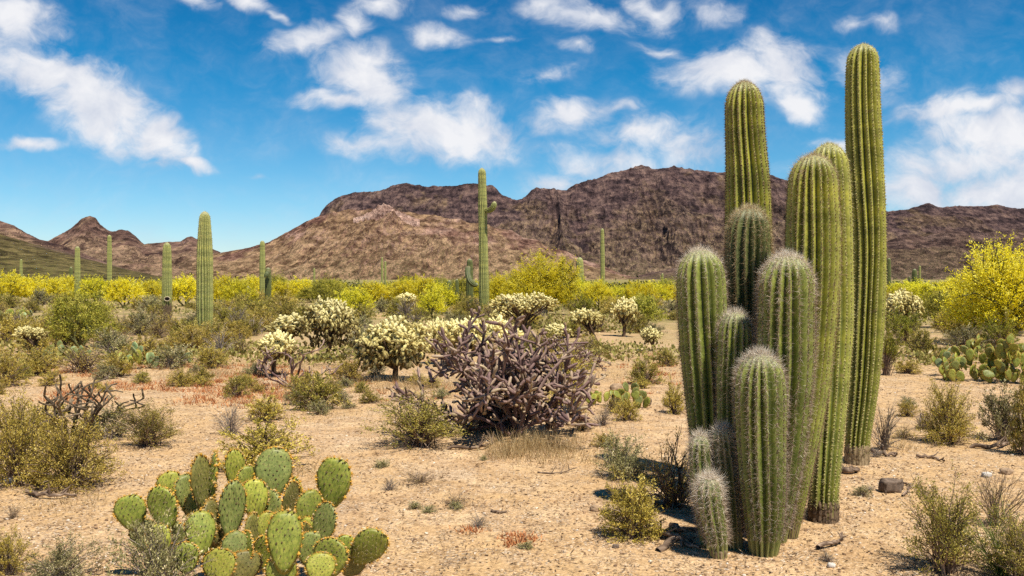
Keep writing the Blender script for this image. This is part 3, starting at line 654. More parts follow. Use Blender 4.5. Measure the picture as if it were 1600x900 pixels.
# ------------------------------------------------------------------ shrubs (unit: 1 m wide, ~0.7 m tall)
def shrub_parts(r, nst, nlf, leaf, lw, hgt=.68, twl=.006, lo=.30, up=.0, rough=.22, mats=(None, None), ntw=3, lthick=1.0):
    """arching stems from a root crown, twigs on them, leaves along the outer twigs"""
    az = r.random(nst) * 2 * PI; el = np.arccos(r.random(nst) ** .8 * (1 - up) + up * r.random(nst) ** .2)
    el = np.clip(el, 0, 1.5)
    d = np.stack([np.sin(el) * np.cos(az), np.sin(el) * np.sin(az), np.cos(el)], -1)
    lump = 1 + rough * 2 * (vnoise(d[:, 0] * 2.2 + r.random() * 40, d[:, 1] * 2.2 + d[:, 2] * 2) - .55)
    reach = lump * r.uniform(.72, 1.02, nst)
    E = d * np.array([.5, .5, hgt]) * reach[:, None]
    base = r.normal(size=(nst, 3)) * np.array([.05, .05, 0])
    tq = np.linspace(0, 1, 5)[None, :, None]
    ctrl = base + (E - base) * np.array([.35, .35, .8]); ctrl[:, 2] = np.maximum(ctrl[:, 2], .03)
    pts = (1 - tq) ** 2 * base[:, None] + 2 * tq * (1 - tq) * ctrl[:, None] + tq ** 2 * E[:, None]
    pts = pts + r.normal(size=pts.shape) * .012 * (tq > 0)
    tv = [tube(pts[k], np.linspace(twl * 1.4, twl * .5, 5), 3) for k in range(nst)]
    # twigs
    k = np.repeat(np.arange(nst), ntw); q = r.uniform(.35, .98, len(k)); seg = np.clip((q * 4).astype(int), 0, 3); f = (q * 4 - seg)[:, None]
    p0 = pts[k, seg] * (1 - f) + pts[k, seg + 1] * f
    td = unit(unit(pts[k, seg + 1] - pts[k, seg]) + rdir(len(k), r) * .8 + np.array([0, 0, .3]))
    tl = r.uniform(.06, .17, len(k))
    tw = spikes(p0, td, tl, twl * .9, r)
    # leaves
    a = r.integers(0, len(k), nlf); fr = r.random(nlf)
    lp = p0[a] + td[a] * (tl[a] * fr)[:, None] + r.normal(size=(nlf, 3)) * .014
    hrel = np.linalg.norm(lp / np.array([.5, .5, hgt]), axis=1)
    ok = (hrel > lo + .25 * r.random(nlf)) & (lp[:, 2] > .02)
    lp = lp[ok]; a = a[ok]
    ld = unit(td[a] * .7 + rdir(len(lp), r) + np.array([0, 0, .25]))
    lf = leafs(lp, ld, leaf * r.uniform(.6, 1.3, len(lp)), leaf * lw * r.uniform(.7, 1.2, len(lp)), r)
    tone = np.clip(.48 + .22 * r.normal(size=nst)[k[a]] * .8 + .20 * r.normal(size=len(lp)), 0, 1)
    sv, sf = cat(tv)
    stem = [(sv, sf, np.repeat(r.random(nst), 15), 0, False), (*tw, np.repeat(r.random(len(k)), 3), 0, False)]
    return stem, [(*lf, np.repeat(tone, 4), 0, False)]

def shift(parts, m): return [(a, b, c, m, e) for a, b, c, d, e in parts]
def shrub_kind(key, nvar, mats, **kw):
    for v in range(nvar):
        r = np.random.default_rng(hash_(key) + v)
        st, lf = shrub_parts(r, **kw)
        PROTO[(key, v)] = dict(parts=[('stems', mesh('shrub_stems', st, [mats[0]])), ('foliage', mesh('shrub_foliage', lf, [mats[1]]))],
                               whole=mesh('small_shrub', shift(st, 0) + shift(lf, 1), list(mats)), n=nvar)
def hash_(s): return sum((i + 1) * ord(c) for i, c in enumerate(s))

shrub_kind('gold', 4, (L_BROWN, L_GOLD), nst=95, nlf=7500, leaf=.030, lw=.45, twl=.006)
shrub_kind('olive', 4, (L_BROWN, L_OLIVE), nst=90, nlf=6500, leaf=.034, lw=.45, twl=.006)
shrub_kind('grey', 4, (L_GTWIG, L_GREY), nst=85, nlf=5200, leaf=.034, lw=.5, twl=.006, rough=.3)
shrub_kind('green', 3, (L_BROWN, L_GREEN), nst=80, nlf=6500, leaf=.036, lw=.35, twl=.006, hgt=.85, up=.4, rough=.35)
shrub_kind('twiggy', 3, (L_GTWIG, L_GREY), nst=70, nlf=420, leaf=.026, lw=.4, twl=.006, hgt=.75, up=.2, ntw=7, rough=.35)
shrub_kind('brownbush', 3, (L_BROWN, L_GOLD), nst=90, nlf=1900, leaf=.026, lw=.45, twl=.007, ntw=6, rough=.3)
# foreground plants need finer leaves
shrub_kind('goldfine', 2, (L_BROWN, L_GOLD), nst=150, nlf=15000, leaf=.021, lw=.45, twl=.0045, ntw=6)
shrub_kind('greyfine', 2, (L_GTWIG, L_GREY), nst=120, nlf=8500, leaf=.028, lw=.42, twl=.004, ntw=5, rough=.35, hgt=.6)
shrub_kind('olivefine', 2, (L_BROWN, L_OLIVE), nst=130, nlf=9500, leaf=.026, lw=.36, twl=.0045, ntw=6, hgt=.8, up=.3, rough=.35)
shrub_kind('yellowfine', 1, (L_BROWN, L_GOLD), nst=160, nlf=13000, leaf=.036, lw=.40, twl=.006, ntw=5, hgt=.85)

def broom(key, v, n, mats, seed):
    r = np.random.default_rng(seed)
    tv, var = [], []
    for k in range(n):
        az = r.random() * 2 * PI; e = r.uniform(.0, .75) ; L = r.uniform(.5, 1.0)
        d = np.array([np.sin(e) * np.cos(az), np.sin(e) * np.sin(az), np.cos(e)])
        p = [np.array([0, 0, 0.]) + r.normal(size=3) * [.03, .03, 0]]
        for s in range(5):
            d = unit(d + r.normal(size=3) * .13 + np.array([np.cos(az), np.sin(az), -.25]) * .07); p.append(p[-1] + d * L / 6)
        t = tube(p, np.linspace(.005, .0022, 6), 4); tv.append(t); var.append(np.full(len(t[0]), r.random()))
        for _ in range(2):
            j = r.integers(2, 5); dd = unit(d + r.normal(size=3) * .45)
            t = tube([p[j], p[j] + dd * L * .15, p[j] + dd * L * .3 + np.array([0, 0, .02])], [.003, .0026, .0016], 3); tv.append(t); var.append(np.full(len(t[0]), r.random()))
    V, Fq = cat(tv)
    tips = V[r.integers(0, len(V), n * 12)]
    lf = leafs(tips, unit(rdir(len(tips), r) + np.array([0, 0, .6])), .022, .007, r)
    PROTO[(key, v)] = dict(parts=[('stems', mesh('broom_stems', [(V, Fq, np.concatenate(var), 0, True)], [mats[0]])), ('foliage', mesh('broom_leaves', [(*lf, np.repeat(r.random(len(tips)), 4), 0, False)], [mats[1]]))], n=1)
broom('broom', 0, 75, (L_GSTEM, L_GREEN), 5)
broom('barebush', 0, 70, (L_BROWN, L_GOLD), 6)

# ------------------------------------------------------------------ palo verde trees (unit: about 1 m wide, 0.75 m tall)
def palo(key, v, seed, mats, nlf=9000, leaf=.030, hgt=.78, low=.12):
    r = np.random.default_rng(seed); tv = []; ends = []
    def grow(p, d, L, rad, lev):
        q = [p]
        for s in range(4):
            d = unit(d + r.normal(size=3) * .16 + np.array([0, 0, .05])); q.append(q[-1] + d * L / 4)
        q = np.array(q); tv.append(tube(q, np.linspace(rad, rad * .62, 5), 5))
        if lev >= 3: ends.append((q[-1], d, q)); return
        for b in range(r.integers(2, 4) if lev else r.integers(3, 5)):
            az = r.random() * 2 * PI; nd = unit(d * .8 + rdir(1, r)[0] * .75 + np.array([0, 0, .12 if lev else .35]))
            grow(q[-1] if b < 2 else q[2 + r.integers(0, 2)], nd, L * r.uniform(.62, .9), rad * .6, lev + 1)
    for k in range(3):
        az = k * 2.1 + r.random(); e = r.uniform(.25, .75)
        grow(np.array([0, 0, -.02]) + .015 * r.normal(size=3), np.array([np.sin(e) * np.cos(az), np.sin(e) * np.sin(az), np.cos(e)]), .24, .022, 0)
    E = np.array([e[0] for e in ends]); Q = np.stack([e[2] for e in ends])
    # normalise the branch ends into the wanted crown
    mx = np.percentile(np.abs(E[:, :2]), 97); mz = np.percentile(E[:, 2], 97)
    sc = np.array([.46 / mx, .46 / mx, (hgt - .06) / mz])
    V, Fq = cat(tv); V = V * sc; E = E * sc; Q = Q * sc
    ne = len(E)
    # feathery sprays of twiglets through the whole crown, blossoms towards their tips
    ne = len(E); nsp = max(420, nlf // 16)
    d = unit(r.normal(size=(nsp, 3)) * np.array([1, 1, .8])); d[:, 2] = np.abs(d[:, 2]) - .18 * r.random(nsp); d = unit(d)
    sh = 1 + .5 * (vnoise(d[:, 0] * 2.3 + seed, d[:, 1] * 2.3 + d[:, 2] * 1.7) - .5) + .35 * (vnoise(d[:, 0] * 6 + seed, d[:, 1] * 6 + d[:, 2] * 5) - .5)
    p0 = d * np.array([.40, .40, hgt * .66]) * (sh * r.uniform(.45, 1, nsp) ** .6)[:, None] + np.array([0, 0, hgt * .24])
    near = r.random(nsp) < .35
    p0[near] = Q[r.integers(0, ne, near.sum()), r.integers(2, 5, near.sum())] * .9
    d0 = unit(d * .8 + rdir(nsp, r) * .45 + np.array([0, 0, .45])); l0 = r.uniform(.08, .20, nsp)
    p0[:, 2] = np.maximum(p0[:, 2], low * .6)
    tw = spikes(p0, d0, l0, .004, r)
    b = r.integers(0, nsp, nlf); f = r.random(nlf) ** .8
    lp = p0[b] + d0[b] * (l0[b] * f)[:, None] + r.normal(size=(nlf, 3)) * .011
    ok = lp[:, 2] > low * r.uniform(.4, 1.2, nlf); lp = lp[ok]; b = b[ok]; f = f[ok]
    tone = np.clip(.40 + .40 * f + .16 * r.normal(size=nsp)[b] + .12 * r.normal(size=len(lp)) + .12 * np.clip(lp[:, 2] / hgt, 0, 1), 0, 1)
    lf = leafs(lp, unit(rdir(len(lp), r) + d0[b] * .8), leaf * r.uniform(.6, 1.3, len(lp)), leaf * .45 * r.uniform(.7, 1.3, len(lp)), r)
    st = [(V, Fq, r.random(len(V)), 0, True), (*tw, np.repeat(r.random(nsp), 3), 0, False)]
    cr = [(*lf, np.repeat(tone, 4), 0, False)]
    PROTO[(key, v)] = dict(parts=[('trunk', mesh('palo_trunk', st, [mats[0]])), ('crown', mesh('palo_crown', cr, [mats[1]]))], whole=mesh('palo_whole', shift(st, 0) + shift(cr, 1), list(mats)))
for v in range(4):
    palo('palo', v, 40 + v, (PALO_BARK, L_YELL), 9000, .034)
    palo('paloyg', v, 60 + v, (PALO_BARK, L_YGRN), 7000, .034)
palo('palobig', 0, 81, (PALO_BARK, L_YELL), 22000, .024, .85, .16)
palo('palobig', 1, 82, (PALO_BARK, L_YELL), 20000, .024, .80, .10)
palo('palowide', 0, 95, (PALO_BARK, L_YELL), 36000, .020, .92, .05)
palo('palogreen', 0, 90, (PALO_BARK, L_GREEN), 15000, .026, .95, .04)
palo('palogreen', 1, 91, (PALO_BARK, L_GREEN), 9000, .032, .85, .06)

# ------------------------------------------------------------------ chain fruit cholla (metres)
def joints(P, D, L, Rr, r, ns=6):
    """fat spiny joints: capsules with knobbly skin"""
    n = len(P); prof = np.array([.35, .85, 1.0, .95, .8, .25]); zz = np.array([0, .12, .4, .7, .9, 1.0])
    ref = rdir(n, r); U = unit(np.cross(D, ref)); Wv = np.cross(D, U)
    a = np.arange(ns) / ns * 2 * PI
    rr = Rr[:, None, None] * prof[None, :, None] * (1 + .22 * r.normal(size=(n, 6, ns)))
    V = P[:, None, None] + D[:, None, None] * (L[:, None] * zz)[:, :, None, None] + rr[..., None] * (np.cos(a)[None, None, :, None] * U[:, None, None] + np.sin(a)[None, None, :, None] * Wv[:, None, None])
    m = 6 * ns; i = np.arange(5)[:, None] * ns; j = np.arange(ns)[None]; j2 = (j + 1) % ns
    Fq = np.stack([i + j, i + j2, i + ns + j2, i + ns + j], -1).reshape(-1, 4)
    return V.reshape(-1, 3), (np.arange(n)[:, None, None] * m + Fq[None]).reshape(-1, 4), m

def chain_cholla(key, v, seed, w, h, trunk_h, nclump, njoint, lean=(0, 0), droop=.0, jl=.095, jr=.021, spread=.15, flatten=.65):
    r = np.random.default_rng(seed); tv = []; cl = []
    tq = np.linspace(0, 1, 7)[:, None]
    tp = tq * np.array([lean[0], lean[1], trunk_h]) + r.normal(size=(7, 3)) * .025 * tq
    tv.append(tube(tp, np.linspace(.056, .042, 7), 8))
    for k in range(nclump):
        az = k * 2.4 + r.random() * .8; rad = np.sqrt((k + .5) / nclump) * .5 * w * r.uniform(.75, 1.05)
        zt = trunk_h + (h - trunk_h) * (1 - (rad / (.5 * w)) ** 2 * flatten) * r.uniform(.40, 1.0)
        e = np.array([tp[-1][0] + rad * np.cos(az), tp[-1][1] + rad * np.sin(az) * .8, zt])
        s = tp[r.integers(3, 7)]
        mid = (s + e) / 2 + np.array([0, 0, -.06 * r.random()]) + r.normal(size=3) * .03
        b = (1 - tq) ** 2 * s + 2 * tq * (1 - tq) * mid + tq ** 2 * e
        tv.append(tube(b, np.linspace(.030, .018, 7), 6)); cl.append(e)
    cl = np.array(cl); n = njoint
    a = r.integers(0, nclump, n)
    off = rdir(n, r) * (r.random((n, 1)) ** .4) * spread * np.array([1, 1, .75])
    P = cl[a] + off
    D = unit(off / spread + rdir(n, r) * .7 + np.array([0, 0, .35]))
    hang = (r.random(n) < droop) | (off[:, 2] < -.06); D[hang] = unit(D[hang] + np.array([0, 0, -1.3]))
    if droop > 0:    # hanging chains of old fruit
        m = int(n * droop); src = cl[r.integers(0, nclump, m)] + rdir(m, r) * spread * .8
        src[:, 2] -= r.random(m) ** .8 * (src[:, 2] - .25) * .8
        P = np.r_[P, src]; D = np.r_[D, unit(rdir(m, r) * .6 + np.array([0, 0, -1]))]; n = len(P)
    Ls = jl * r.uniform(.6, 1.15, n); Rs = jr * r.uniform(.8, 1.2, n)
    V, Fq, mv = joints(P, D, Ls, Rs, r)
    clt = r.normal(size=nclump) * .13
    fresh = np.clip((clt[a] if droop <= 0 else np.r_[clt[a], np.zeros(n - len(a))]) + .52 + .95 * (P[:, 2] - (trunk_h + (h - trunk_h) * .45)) / (h - trunk_h + .1) + .14 * r.normal(size=n), .05, .95)
    tone = np.repeat(fresh, mv) + .12 * r.normal(size=n * mv)
    ns = 16; sp0 = np.repeat(np.arange(n), ns); f = r.random(len(sp0))
    sd = unit(rdir(len(sp0), r) + D[sp0] * .25); spp = P[sp0] + D[sp0] * (Ls[sp0] * f)[:, None] + sd * Rs[sp0][:, None] * .7
    sk = spikes(spp, sd, Rs[sp0] * 1.05, .0055, r)
    tone2 = np.repeat(np.clip(fresh[sp0] + .25, 0, 1), 3)
    sv, sf = cat(tv)
    PROTO[(key, v)] = dict(parts=[('trunk', mesh('cholla_trunk', [(sv, sf, r.random(len(sv)), 0, True)], [CH_BARK])),
                                  ('crown', mesh('cholla_crown', [(V, Fq, np.clip(tone, 0, 1), 0, True), (*sk, tone2, 0, False)], [CH_CREAM]))])
chain_cholla('chain', 0, 1, 1.25, 1.10, .42, 34, 1000, droop=.45, jl=.12, jr=.027, flatten=.45)                 # broad, hanging to the ground
chain_cholla('chain', 1, 2, .72, .78, .40, 16, 380, lean=(-.05, 0), droop=.08, jl=.11, jr=.026)   # small round head
chain_cholla('chain', 2, 3, 1.45, 1.40, .62, 32, 900, lean=(.05, 0), droop=.28, spread=.18, jl=.12, jr=.027)
chain_cholla('chain', 3, 4, 1.75, .85, .34, 30, 800, droop=.18, spread=.15, flatten=.2, jl=.12, jr=.027)
chain_cholla('chain', 4, 5, .80, 1.00, .62, 17, 400, lean=(-.30, .05), droop=.05, flatten=.5, jl=.11, jr=.026)
chain_cholla('chain', 5, 6, 1.75, 1.55, .80, 28, 700, droop=.08, spread=.17, flatten=.15, jl=.12, jr=.027)  # open, flat-topped tree

# ------------------------------------------------------------------ staghorn and dead cholla (metres)
def staghorn(seed, nmain, L0, r0, lev, spread, updrift, mat, fruits=True, spin=True, kids=(2, 4), knob=.12):
    r = np.random.default_rng(seed); tv = []; var = []; ends = []; allp = []
    def grow(p, d, L, rad, k):
        n = 6; q = [p]
        for s in range(n - 1):
            d = unit(d + r.normal(size=3) * .17 + np.array([0, 0, updrift])); q.append(q[-1] + d * L / (n - 1))
            if q[-1][2] < .03: q[-1][2] = .03; d[2] = abs(d[2])
        q = np.array(q)
        t = tube(q, np.linspace(rad, rad * .86, n) * (1 + knob * r.normal(size=n)), 7)
        t = (t[0] + r.normal(size=t[0].shape) * rad * .10, t[1])
        tip = q[-1] + d * rad * .9
        tv.append(t); var.append(np.clip(r.normal(.42, .2) + .14 * r.normal(size=len(t[0])) + .1 * (k < 2), 0, 1))
        cap = octs(q[-1:], np.array([rad * .92]), r, .1); caps.append(cap)
        allp.append((q, rad))
        if k == 0: ends.append((q[-1], d, rad)); return
        for b in range(r.integers(*kids)):
            nd = unit(d * .75 + rdir(1, r)[0] * .85 + np.array([0, 0, .10]))
            src = q[-1] if b == 0 else q[r.integers(2, n)]
            grow(src, nd, L * r.uniform(.55, .85), max(rad * .80, .0105), k - 1)
    caps = []
    for k in range(nmain):
        az = k / nmain * 2 * PI + r.normal() * .25; e = r.uniform(.25, spread)
        grow(np.array([0, 0, -.02]) + np.r_[r.normal(size=2) * .05, 0], np.array([np.sin(e) * np.cos(az), np.sin(e) * np.sin(az), np.cos(e)]), L0 * r.uniform(.75, 1.15), r0, lev)
    V, Fq = cat(tv); cv, cf = cat(caps)
    parts = [(V, Fq, np.concatenate(var), 0, False), (cv, cf, .5, 0, True)]
    out = [('branches', parts, [mat])]
    if fruits:      # short finger joints on the outer branches
        P, D = [], []
        for q, rad in allp:
            if rad > r0 * .85: continue
            for _ in range(3):
                k = r.integers(1, 6); P.append(q[k]); D.append(unit(unit(q[min(5, k + 1)] - q[k - 1]) * .5 + rdir(1, r)[0] + np.array([0, 0, .35])))
        P, D = np.array(P), np.array(D); n = len(P)
        V3, F3, mv = joints(P, D, r.uniform(.05, .13, n), r.uniform(.010, .0145, n), r, 6)
        parts.append((V3, F3, np.clip(np.repeat(r.normal(.58, .18, n), mv) + .1 * r.normal(size=n * mv), 0, 1), 0, True))
    if spin:
        P, D = [], []
        for q, rad in allp:
            m = 26; f = r.random(m) * (len(q) - 1.01); i = f.astype(int); g = (f - i)[:, None]
            P.append(q[i] * (1 - g) + q[i + 1] * g); D.append(rdir(m, r))
        P, D = np.concatenate(P), np.concatenate(D)
        sk = spikes(P, D, r.uniform(.018, .034, len(P)), .0028, r)
        out.append(('spines', [(*sk, np.repeat(np.clip(r.normal(.6, .25, len(P)), 0, 1), 3), 0, False)], [SP_TAN]))
    if fruits:
        E = np.array([e[0] for e in ends]); D = np.array([e[1] for e in ends]); s = r.random(len(E)) < .5; E, D = E[s], D[s]
        V2, F2, mv = joints(E, unit(D + rdir(len(E), r) * .6), np.full(len(E), .038), np.full(len(E), .014), r, 6)
        parts.append((V2, F2, r.random(len(V2)), 1, True)); out[0][2].append(FRUIT_TAN)
    return out

# ------------------------------------------------------------------ prickly pear pads
def pad_mesh(name, w, h, th, r, mats, bend=0., dense=1.0):
    n, m = 40, 7
    a = np.arange(n) / n * 2 * PI
    ox = np.sin(a) * .5 * w; oz = h * .5 * (1 - np.cos(a))
    u = oz / h; ox = ox * (.60 + .62 * u - .20 * u * u) * 1.02           # narrow foot, broad shoulders
    k = 1 + .06 * fbm(np.cos(a) * 1.6 + r.random() * 30, np.sin(a) * 1.6, 3); ox = ox * k; oz = oz * (1 + .03 * fbm(np.sin(a) * 2 + r.random() * 30, np.cos(a) * 2, 2))
    cz = h * .55; rho = np.linspace(0, 1, m)[1:]
    F3, Vs = [], []
    X = rho[:, None] * ox; Z = cz + rho[:, None] * (oz - cz)
    Y = th * .5 * np.sqrt(np.clip(1 - rho ** 2.6, 0, 1))[:, None] * np.ones(n) * (1 + .0 * u)
    s0 = r.random() * 40
    by = lambda x, z: bend * ((z / h) ** 2) + bend * .5 * (x / w) ** 2 + .035 * fbm(np.asarray(x) * 2.2 + s0, np.asarray(z) * 2.2, 2)
    V = np.concatenate([np.stack([X, -Y + by(X, Z), Z], -1).reshape(-1, 3), np.stack([X[:-1], Y[:-1] + by(X, Z)[:-1], Z[:-1]], -1).reshape(-1, 3), [[0, -th / 2 + by(0, cz), cz], [0, th / 2 + by(0, cz), cz]]])
    R0 = len(rho); j = np.arange(n); j2 = (j + 1) % n; q = []
    for i in range(R0 - 1): q.append(np.stack([i * n + j, i * n + j2, (i + 1) * n + j2, (i + 1) * n + j], -1)[:, ::-1])
    off = R0 * n
    for i in range(R0 - 1):
        o2 = off + (i + 1) * n if i < R0 - 2 else (R0 - 1) * n
        q.append(np.stack([off + i * n + j, off + i * n + j2, o2 + j2, o2 + j], -1))
    c1, c2 = len(V) - 2, len(V) - 1
    e = np.arange(0, n, 2); e1 = (e + 1) % n; e2 = (e + 2) % n
    q.append(np.stack([np.full(n // 2, c1), e, e1, e2], -1)); q.append(np.stack([np.full(n // 2, c2), off + e, off + e1, off + e2], -1)[:, ::-1])
    rv = np.r_[np.repeat(rho, n), np.repeat(rho[:-1], n), 0, 0]
    me2 = mesh(name, [(V, np.concatenate(q), rv, 0, True)], [mats[0]])
    # areoles with glochids and spines: a diagonal grid over both faces and a row along the rim
    gp = w * .135 / dense; P, Nn, K = [], [], []
    for side in (-1, 1):
        for row, z in enumerate(np.arange(h * .08, h * .97, gp * .9)):
            for x in np.arange(-w, w, gp) + (row % 2) * gp / 2:
                x2 = x + r.normal() * gp * .1; z2 = z + r.normal() * gp * .1
                aa = math.atan2(x2, cz - z2); kk = np.interp(aa % (2 * PI), np.r_[a, 2 * PI], np.r_[np.hypot(ox, oz - cz), np.hypot(ox, oz - cz)[0]])
                rr = math.hypot(x2, z2 - cz) / max(kk, 1e-6)
                if rr > .90: continue
                yy = side * th * .5 * math.sqrt(max(0, 1 - rr ** 2.6)) + by(x2, z2)
                P.append((x2, yy, z2)); Nn.append((x2 / w * .6, side, (z2 - cz) / h * .6)); K.append(.15 + .2 * r.random())
    nf = len(P)
    nrim = int(2.6 * (w + h) / (gp * .42)); ai = r.random(nrim) * 2 * PI
    ai = ai[np.cos(ai) < .55]
    for t in ai:
        x = np.interp(t, np.r_[a, 2 * PI], np.r_[ox, ox[0]]); z = np.interp(t, np.r_[a, 2 * PI], np.r_[oz, oz[0]])
        y = r.normal() * th * .22 + by(x, z)
        P.append((x, y, z)); Nn.append((x / w * 2, y / th, (z - cz) / h * 2)); K.append(.5 + .4 * r.random())
    P, Nn, K = np.array(P), unit(np.array(Nn)), np.array(K)
    s = np.where(np.arange(len(P)) < nf, w * .017, w * .026) * r.uniform(.4, 1.6, len(P))
    dv, df = octs(P + Nn * s[:, None] * .3, s, r, .25)
    idx = np.repeat(np.arange(len(P)), 3)
    sk = spikes(P[idx], unit(Nn[idx] + rdir(len(idx), r) * .75), w * .11 * r.uniform(.4, 1.2, len(idx)), w * .008, r)
    me3 = mesh('pad_spines', [(dv, df, np.repeat(K, 6), 0, False), (*sk, np.where(np.repeat(idx, 3) < nf, .45, .80), 0, False)], [mats[1]])
    return me2, me3

def pad_skin(name, a, b, edge):
    m, N = newmat(name)
    P = N.n('ShaderNodeTexCoord').outputs['Object']
    rho = N.attr('var'); n = N.noise(P, 14, 5, .6).outputs[0]
    oi = N.n('ShaderNodeObjectInfo').outputs['Random']
    c = N.mix(N.mapr(n, .40, .62), (*a, 1), (*b, 1))
    c = N.mix(.8, c, N.ramp(N.noise(P, 26, 5, .7).outputs[0], [(.38, (.66, .68, .5)), (.5, (1, 1, 1)), (.62, (1.2, 1.16, 1.1))]), 'MULTIPLY')
    c = N.mix(N.mapr(N.math('ADD', rho, N.math('MULTIPLY', N.math('SUBTRACT', n, .5), .25)), .88, 1.0, 0, .75), c, (*edge, 1))
    c = N.mix(N.math('MULTIPLY', N.mapr(N.noise(P, 9, 5, .7).outputs[0], .60, .68), .7), c, (.20, .15, .06, 1))
    hs = N.n('ShaderNodeHueSaturation', {'Color': c, 'Value': N.mapr(oi, 0, 1, .8, 1.15), 'Hue': N.mapr(oi, 0, 1, .492, .508)}).outputs[0]
    bp = N.n('ShaderNodeBump', {'Height': N.math('MULTIPLY', N.noise(P, 55, 3, .6).outputs[0], .003), 'Strength': .5}).outputs[0]
    finish(N, hs, .48, .35, bp, .06)
    return m
PAD_GRN = pad_skin('pad_green', (.17, .205, .030), (.30, .31, .054), (.36, .30, .06))
PAD_YEL = pad_skin('pad_yellow_green', (.29, .32, .044), (.45, .425, .075), (.42, .33, .06))
PAD_BLU = pad_skin('pad_grey_green', (.14, .165, .040), (.24, .25, .068), (.28, .26, .09))
PAD_SHADED = pad_skin('pad_shaded_olive', (.12, .115, .030), (.21, .18, .05), (.35, .20, .05))  # olive skin with shade painted in, for the narrow dim pads
PAD_PALE = pad_skin('pad_pale', (.20, .28, .12), (.32, .38, .17), (.36, .36, .15))
GLOCH = varmat('glochids_orange', [(0, (.055, .040, .018)), (.35, (.14, .10, .04)), (.5, (.50, .42, .22)), (.7, (.50, .26, .04)), (.9, (.64, .36, .05)), (1, (.72, .50, .14))], .7, .2)
from mathutils import Matrix
# ------------------------------------------------------------------ named shrubs
KN = {'gold': 'golden_shrub', 'olive': 'olive_shrub', 'grey': 'grey_shrub', 'green': 'green_shrub', 'twiggy': 'twiggy_shrub', 'brownbush': 'brown_shrub',
      'goldfine': 'golden_shrub', 'greyfine': 'grey_shrub', 'olivefine': 'olive_shrub', 'yellowfine': 'golden_shrub', 'broom': 'broom_shrub', 'barebush': 'bare_shrub'}
NV = {'gold': 4, 'olive': 4, 'grey': 4, 'green': 3, 'twiggy': 3, 'brownbush': 3, 'goldfine': 2, 'greyfine': 2, 'olivefine': 2, 'yellowfine': 1, 'broom': 1, 'barebush': 1}
HG = {'green': .85, 'twiggy': .75, 'olivefine': .82, 'greyfine': .62, 'broom': .85, 'barebush': .85, 'yellowfine': .86}
TAKEN = []     # picture columns, depth and radius of everything planted, so scattered scrub keeps clear
_cnt = {}
def shrub(kind, px, py, w, h, label, group=None, whole=False, depth=None):
    p = gpt(px, py)
    if depth: p = at(px, HY, depth); p[2] = float(gz(p[0], p[1]))
    D = p[1]; wm = 1.18 * w / FPX * D; hm = 1.12 * h / FPX * D
    v = _cnt.get(kind, 0); _cnt[kind] = v + 1
    rz = (v * 2.399) % (2 * PI)
    p[1] += .25 * wm; p[0] *= p[1] / D; p[2] = float(gz(p[0], p[1])) - .01
    TAKEN.append((p[0], p[1], wm * .5))
    return place((kind, v % NV[kind]), p, (wm, wm * .9, hm / HG.get(kind, .70)), rz, label, KN[kind], 'shrub', group, whole)

